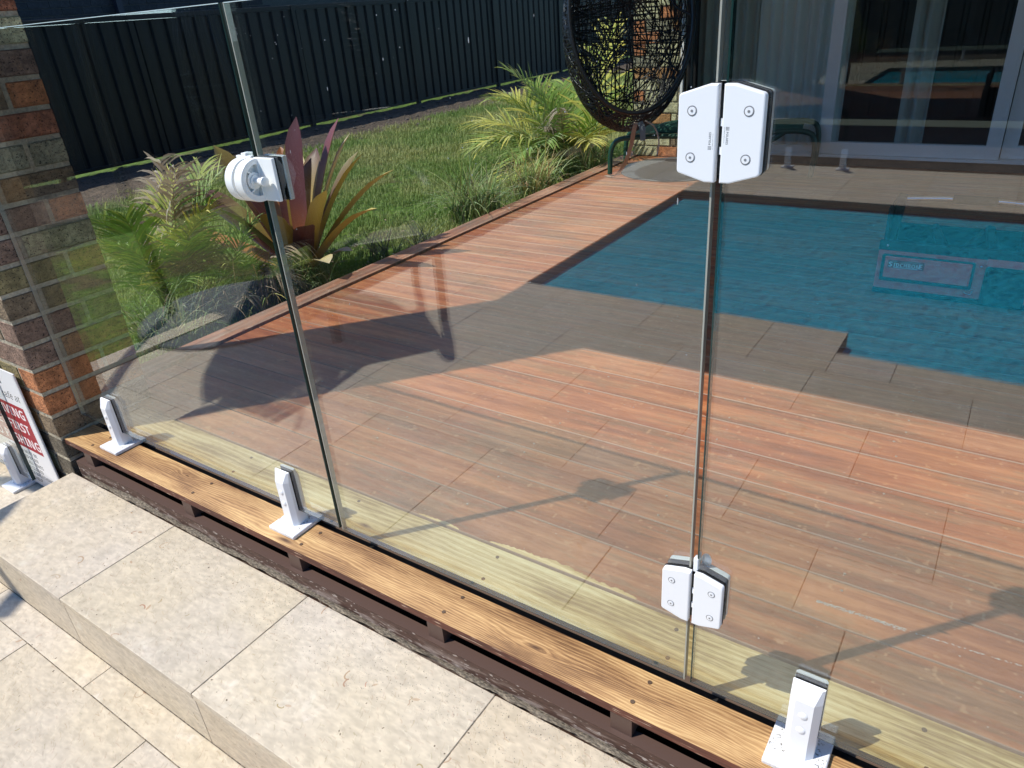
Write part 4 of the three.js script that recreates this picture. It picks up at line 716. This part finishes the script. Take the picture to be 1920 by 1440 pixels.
// ------------------------------------------------------------------ plants
function frond(r, L, elev, droop, leafL, pairs, palette, dead = 0) {
  // built along +x from the origin, returns geometry
  const st = [], pts = []; const N = 14; let x = 0, y = 0, a = elev;
  for (let i = 0; i <= N; i++) { pts.push([x, y, 0]); x += Math.cos(a) * L / N; y += Math.sin(a) * L / N; a -= droop / N * (0.4 + 1.2 * i / N); }
  const at = (t) => { const f = t * N, i = Math.min(N - 1, Math.floor(f)), k = f - i; return [mix(pts[i][0], pts[i + 1][0], k), mix(pts[i][1], pts[i + 1][1], k), 0, Math.atan2(pts[i + 1][1] - pts[i][1], pts[i + 1][0] - pts[i][0])]; };
  const stem = palette[2] ?? [0.16, 0.18, 0.05];
  st.push({ pts, side: [[0, 0, 1]], w: pts.map((p, i) => 0.007 * (1 - i / N * 0.8)), col: [stem] });
  st.push({ pts, side: [[0, 0.9, 0]], w: pts.map((p, i) => 0.005 * (1 - i / N * 0.8)), col: [stem] });
  for (let i = 0; i < pairs; i++) for (const s of [-1, 1]) {
    const t = 0.16 + 0.84 * (i + 0.5 * r()) / pairs, [px, py, , th] = at(Math.min(0.999, t)), l = leafL * (0.45 + 0.75 * Math.sin(Math.PI * Math.min(1, 0.12 + t * 0.86))) * rr(0.85, 1.12, r);
    const fw = mix(1.05, 0.5, t) + rr(-0.12, 0.12, r), up = rr(0.25, 0.6, r) - dead * rr(0.4, 1.4, r);
    let dx = Math.cos(fw) * 0.9, dz = Math.sin(fw) * s, dy = up * 0.6; const n = Math.hypot(dx, dy, dz); dx /= n; dy /= n; dz /= n;
    const rot = (u, v) => [u * Math.cos(th) - v * Math.sin(th), u * Math.sin(th) + v * Math.cos(th)];
    const sag = rr(0.1, 0.45, r) * l + dead * l * rr(0, 0.6, r), P = [];
    for (let k = 0; k <= 4; k++) { const q = k / 4, [wx, wy] = rot(dx * l * q, dy * l * q); P.push([px + wx, py + wy - sag * q * q, dz * l * q]); }
    const w = rr(0.0055, 0.0085, r) * (leafL / 0.25), cs = palette[r() < 0.75 ? 0 : 1], v = rr(0.75, 1.25, r), col = cs.map(k => k * v), tip = dead > 0.3 || r() < 0.12 ? [0.30, 0.22, 0.13] : col.map((k, j) => k * [1.35, 1.15, 1][j]);
    const sdx = -Math.sin(fw) * s, sd = [sdx * Math.cos(th), sdx * Math.sin(th), Math.cos(fw)];
    st.push({ pts: P, side: [sd], w: [w * 0.5, w, w * 0.95, w * 0.6, w * 0.05], col: [col, col, col, col.map((k, j) => mix(k, tip[j], 0.4)), tip], fold: dead > 0.5 ? null : [[0, 0.35, 0]] });
  }
  return strips(st);
}
function palm(label, pos, specs, seed) {
  const t = thing('palm', label, 'palm', pos), r = rng(seed);
  for (const [az, elev, L, droop, kind, base] of specs) {
    const pal = kind === 'dead' ? [[0.40, 0.31, 0.21], [0.26, 0.18, 0.12], [0.3, 0.2, 0.11]] : kind === 'yellow' ? [[0.60, 0.57, 0.12], [0.38, 0.45, 0.08], [0.48, 0.44, 0.12]] : [[0.20, 0.33, 0.045], [0.36, 0.43, 0.075], [0.26, 0.30, 0.06]];
    const g = frond(r, L, elev, droop, L * rr(0.34, 0.42, r), Math.round(rr(26, 34, r)), pal, kind === 'dead' ? 0.8 : 0); g.rotateY(az); const b = base ?? [rr(-0.06, 0.06, r), rr(-0.06, 0.06, r)]; g.translate(b[0], 0.02, b[1]);
    const f = mesh('frond', g, mLeaf, t); if (kind === 'dead') f.userData.label = 'dry brown frond';
  }
  const n = 5; for (let i = 0; i < n; i++) { const x = rr(-0.06, 0.06, r), z = rr(-0.06, 0.06, r); mesh('stem', tube([[x, -0.02, z], [x * 1.2, 0.1, z * 1.1], [x * 1.5, 0.22, z * 1.2]], 0.012, 6, 6), std(lin(0.12, 0.13, 0.04), 0.7), t); }
  return t;
}
function clump(name, label, category, pos, n, len, spread, seed, pal, wid = 0.0035) {
  const t = thing(name, label, category, pos), r = rng(seed), list = [];
  for (let i = 0; i < n; i++) {
    const az = r() * 6.2832, L = len * rr(0.55, 1.15, r), bx = rr(-1, 1, r) * spread * 0.3, bz = rr(-1, 1, r) * spread * 0.3, lean = rr(0.15, 1.05, r), P = []; let x = bx, z = bz, y = 0, a = Math.PI / 2 - lean * 0.5; const dr = rr(0.9, 2.3, r) * (0.5 + lean * 0.6);
    for (let k = 0; k <= 6; k++) { P.push([x, Math.max(y, 0.004), z]); x += Math.cos(az) * Math.cos(a) * L / 6; z += Math.sin(az) * Math.cos(a) * L / 6; y += Math.sin(a) * L / 6; a -= dr / 6; }
    const w = wid * rr(0.7, 1.25, r), c = pal[r() * pal.length | 0].map(k => k * rr(0.75, 1.3, r));
    list.push({ pts: P, side: [[-Math.sin(az), 0, Math.cos(az)]], w: [w * 0.8, w, w, w * 0.9, w * 0.7, w * 0.4, w * 0.05], col: [c.map(k => k * 0.8), c, c, c, c, c.map((k, j) => k * [1.4, 1.25, 1.3][j])] });
  }
  const m = mesh('foliage', strips(list), mLeaf, t); m.userData.kind = 'stuff'; return t;
}
const D2R = Math.PI / 180;
{
  const r = rng(71), L2 = []; for (let i = 0; i < 340; i++) { const l = rr(0.012, 0.05, r), a = r() * 6.28, x = rr(-3.75, -2.9, r), z = -1.4 - r() * 4.4, c = [[0.30, 0.2, 0.11], [0.42, 0.33, 0.2], [0.2, 0.13, 0.08]][r() * 3 | 0], y = LAWN_Y + rr(0.008, 0.03, r); L2.push({ pts: [0, 1, 2, 3].map(k => [x + Math.cos(a) * l * (k / 3 - 0.5), y + 0.006 * Math.sin(k), z + Math.sin(a) * l * (k / 3 - 0.5)]), side: [[-Math.sin(a), 0.3, Math.cos(a)]], w: [0.0005, 0.0045, 0.004, 0.0004], col: [c] }); }
  const m = mesh(numbered('leaf_litter'), strips(L2), mLeaf, scene); m.userData = { kind: 'stuff', label: 'dry brown leaf litter among the plants along the deck edge', category: 'leaf litter' };
}
palm('young palm with upright green fronds and dry tips beside the brick pillar', [-3.62, LAWN_Y, -1.98], [
  [60 * D2R, 78 * D2R, 0.72, 0.7, 'green'], [20 * D2R, 66 * D2R, 0.68, 0.7, 'yellow'], [-15 * D2R, 60 * D2R, 0.62, 0.8, 'green'], [110 * D2R, 74 * D2R, 0.78, 0.8, 'green'], [150 * D2R, 62 * D2R, 0.72, 0.8, 'green'], [200 * D2R, 70 * D2R, 0.7, 0.9, 'green'], [240 * D2R, 60 * D2R, 0.66, 0.9, 'yellow'], [300 * D2R, 66 * D2R, 0.62, 0.8, 'green'], [335 * D2R, 48 * D2R, 0.5, 0.9, 'green'], [5 * D2R, 80 * D2R, 0.80, 0.3, 'dead'], [135 * D2R, 82 * D2R, 0.78, 0.5, 'dead'], [80 * D2R, 85 * D2R, 0.66, 0.4, 'yellow'], [320 * D2R, 78 * D2R, 0.6, 0.5, 'green']], 3);
palm('smaller palm with green and straw coloured fronds left of the bromeliad', [-3.42, LAWN_Y, -2.22], [
  [0, 42 * D2R, 0.5, 1.0, 'dead'], [40 * D2R, 55 * D2R, 0.5, 1.0, 'dead'], [-40 * D2R, 55 * D2R, 0.46, 0.8, 'green'], [90 * D2R, 70 * D2R, 0.46, 0.8, 'green'], [180 * D2R, 60 * D2R, 0.48, 0.9, 'green'], [250 * D2R, 60 * D2R, 0.42, 0.9, 'green'], [320 * D2R, 35 * D2R, 0.40, 0.9, 'dead']], 13);
palm('large bushy palm with yellow green fronds next to the egg chair', [-3.36, LAWN_Y, -5.75], [
  [80 * D2R, 84 * D2R, 1.15, 0.5, 'yellow', [0.22, -0.05]], [170 * D2R, 58 * D2R, 1.0, 1.1, 'yellow'], [150 * D2R, 66 * D2R, 0.95, 1.0, 'green'], [190 * D2R, 48 * D2R, 1.0, 1.3, 'yellow'], [215 * D2R, 42 * D2R, 0.95, 1.4, 'green'], [240 * D2R, 50 * D2R, 0.9, 1.5, 'yellow'], [265 * D2R, 46 * D2R, 0.85, 1.6, 'green'], [285 * D2R, 55 * D2R, 0.8, 1.5, 'green'], [310 * D2R, 52 * D2R, 0.75, 1.4, 'yellow'], [120 * D2R, 62 * D2R, 0.95, 0.9, 'green'], [60 * D2R, 60 * D2R, 0.9, 0.9, 'green'], [20 * D2R, 66 * D2R, 0.85, 0.8, 'green'], [340 * D2R, 60 * D2R, 0.8, 1.0, 'green'], [230 * D2R, 68 * D2R, 0.95, 1.2, 'green'], [200 * D2R, 76 * D2R, 1.0, 0.9, 'green'], [255 * D2R, 30 * D2R, 0.8, 1.7, 'yellow'], [225 * D2R, 26 * D2R, 0.8, 1.6, 'dead'], [295 * D2R, 75 * D2R, 0.7, 1.0, 'dead'], [270 * D2R, 70 * D2R, 0.6, 1.3, 'dead'], [180 * D2R, 34 * D2R, 0.85, 1.2, 'green'], [275 * D2R, 22 * D2R, 0.7, 1.4, 'green']], 23);
const GP = [[0.17, 0.24, 0.05], [0.24, 0.29, 0.08], [0.40, 0.42, 0.18], [0.10, 0.16, 0.04]], GPY = [[0.46, 0.43, 0.13], [0.30, 0.33, 0.09], [0.52, 0.46, 0.2], [0.16, 0.22, 0.05]], GD = [[0.06, 0.09, 0.035], [0.09, 0.12, 0.045], [0.18, 0.2, 0.09]];
clump('grass_clump', 'rounded strappy grass clump at the middle of the deck edge', 'grass clump', [-3.12, LAWN_Y, -4.02], 300, 0.50, 0.5, 41, GP, 0.0042);
clump('grass_clump', 'yellowish strappy grass clump at the deck edge in front of the large palm', 'grass clump', [-3.1, LAWN_Y, -4.75], 260, 0.46, 0.5, 42, GPY, 0.0042);
clump('grass_clump', 'strappy grass clump at the deck edge beneath the egg chair', 'grass clump', [-3.06, LAWN_Y, -5.45], 240, 0.48, 0.5, 43, GP, 0.0042);
clump('grass_clump', 'dark tuft of grass right of the bromeliad', 'grass clump', [-3.02, LAWN_Y, -2.98], 70, 0.30, 0.25, 44, GD);
clump('grass_clump', 'small dark tuft of grass second right of the bromeliad', 'grass clump', [-2.99, LAWN_Y, -3.28], 60, 0.28, 0.25, 45, GD);
clump('grass_clump', 'loose green tuft at the foot of the bromeliad', 'grass clump', [-3.08, LAWN_Y, -2.45], 90, 0.30, 0.3, 46, GP);
clump('grass_clump', 'arching strappy grass in front of the pillar palm', 'grass clump', [-3.28, LAWN_Y, -1.95], 190, 0.42, 0.4, 47, [...GP, ...GD]);
clump('grass_clump', 'strappy grass with straw blades between palm and bromeliad', 'grass clump', [-3.2, LAWN_Y, -2.2], 130, 0.36, 0.35, 48, GPY);
clump('grass_clump', 'dense green grass behind the brick pillar', 'grass clump', [-3.2, LAWN_Y, -1.65], 160, 0.40, 0.4, 49, [...GD, ...GP]);
// bromeliad
{
  const t = thing('bromeliad', 'large maroon and gold bromeliad growing at the deck edge', 'bromeliad', [-3.34, LAWN_Y + 0.02, -2.63]); t.scale.setScalar(1.32); const r = rng(64);
  const mar = [0.115, 0.036, 0.042], gold = [0.46, 0.32, 0.05], olive = [0.24, 0.18, 0.04], rust = [0.38, 0.13, 0.035], pale = [0.70, 0.58, 0.40], lemon = [0.72, 0.60, 0.20];
  const leaf = (az, elev, L, curl, W, c0, c1, c2) => { // base, middle, tip colours
    const P = [], Wd = [], C = [], F = []; let x = 0.02, y = 0.0, a = elev; const N = 12;
    for (let i = 0; i <= N; i++) { const q = i / N; P.push([x * Math.cos(az), y, -x * Math.sin(az)]); x += Math.cos(a) * L / N; y += Math.sin(a) * L / N; a -= curl / N * (0.2 + 1.8 * q * q); Wd.push(1.02 * W * (0.8 + 0.3 * Math.sin(q * 2.6)) * (q > 0.84 ? Math.max(0.05, Math.sqrt((1 - q) / 0.16)) : 1)); C.push(q < 0.5 ? c0.map((k, j) => mix(k, c1[j], q * 2)) : c1.map((k, j) => mix(k, c2[j], q * 2 - 1))); F.push([0, 0.38 + 0.2 * Math.cos(a), 0]); }
    // channelled cross-section leaning inward
    for (let i = 0; i <= N; i++) F[i] = [-Math.cos(az) * 0.28 * Math.sin(elev), 0.2 * Math.cos(elev) + 0.12, Math.sin(az) * 0.28 * Math.sin(elev)];
    const m = mesh('leaf', strips([{ pts: P, side: [[Math.sin(az), 0, Math.cos(az)]], w: Wd, col: C, fold: F }]), mLeafGloss, t); return m;
  };
  const d = D2R;
  leaf(88 * d, 84 * d, 0.66, 0.25, 0.052, rust, mar, mar); leaf(60 * d, 72 * d, 0.68, 0.3, 0.046, olive, mar, mar.map(k => k * 2.4)); leaf(48 * d, 70 * d, 0.64, 0.5, 0.034, pale, pale, pale);
  leaf(20 * d, 52 * d, 0.66, 0.75, 0.036, mar, olive, lemon); leaf(120 * d, 78 * d, 0.6, 0.3, 0.04, rust, gold, olive); leaf(175 * d, 52 * d, 0.72, 0.35, 0.046, rust, [0.16, 0.06, 0.02], olive); leaf(205 * d, 45 * d, 0.68, 0.4, 0.045, rust, mar, mar);
  leaf(160 * d, 30 * d, 0.72, 0.35, 0.045, rust, rust, gold); leaf(190 * d, 18 * d, 0.70, 0.3, 0.042, gold, rust, rust); leaf(235 * d, 12 * d, 0.62, 0.25, 0.045, rust, gold, rust);
  leaf(250 * d, 58 * d, 0.46, 0.5, 0.046, gold, olive, rust); leaf(300 * d, 60 * d, 0.44, 0.6, 0.046, mar, gold, gold); leaf(215 * d, 70 * d, 0.5, 0.3, 0.05, rust, [0.22, 0.05, 0.05], mar); leaf(330 * d, 55 * d, 0.42, 0.9, 0.04, gold, mar, mar); leaf(140 * d, 62 * d, 0.6, 0.4, 0.045, rust, mar, rust); leaf(105 * d, 68 * d, 0.56, 0.4, 0.045, gold, gold, mar); leaf(75 * d, 80 * d, 0.5, 0.3, 0.05, gold, gold, mar);
  leaf(30 * d, 64 * d, 0.6, 0.6, 0.036, rust, olive, gold); leaf(68 * d, 62 * d, 0.58, 0.5, 0.034, rust, mar, olive); leaf(0 * d, 44 * d, 0.6, 0.8, 0.034, rust, gold, lemon); leaf(150 * d, 48 * d, 0.7, 0.6, 0.036, gold, rust, mar); leaf(182 * d, 38 * d, 0.66, 0.5, 0.038, rust, olive, mar); leaf(130 * d, 56 * d, 0.62, 0.5, 0.036, mar, rust, gold); leaf(350 * d, 62 * d, 0.5, 0.6, 0.036, olive, gold, lemon);
  leaf(335 * d, 33 * d, 0.44, 1.0, 0.04, lemon, lemon, pale); leaf(10 * d, 40 * d, 0.30, 1.2, 0.03, lemon, pale, pale);
}
renderer.render(scene, camera);
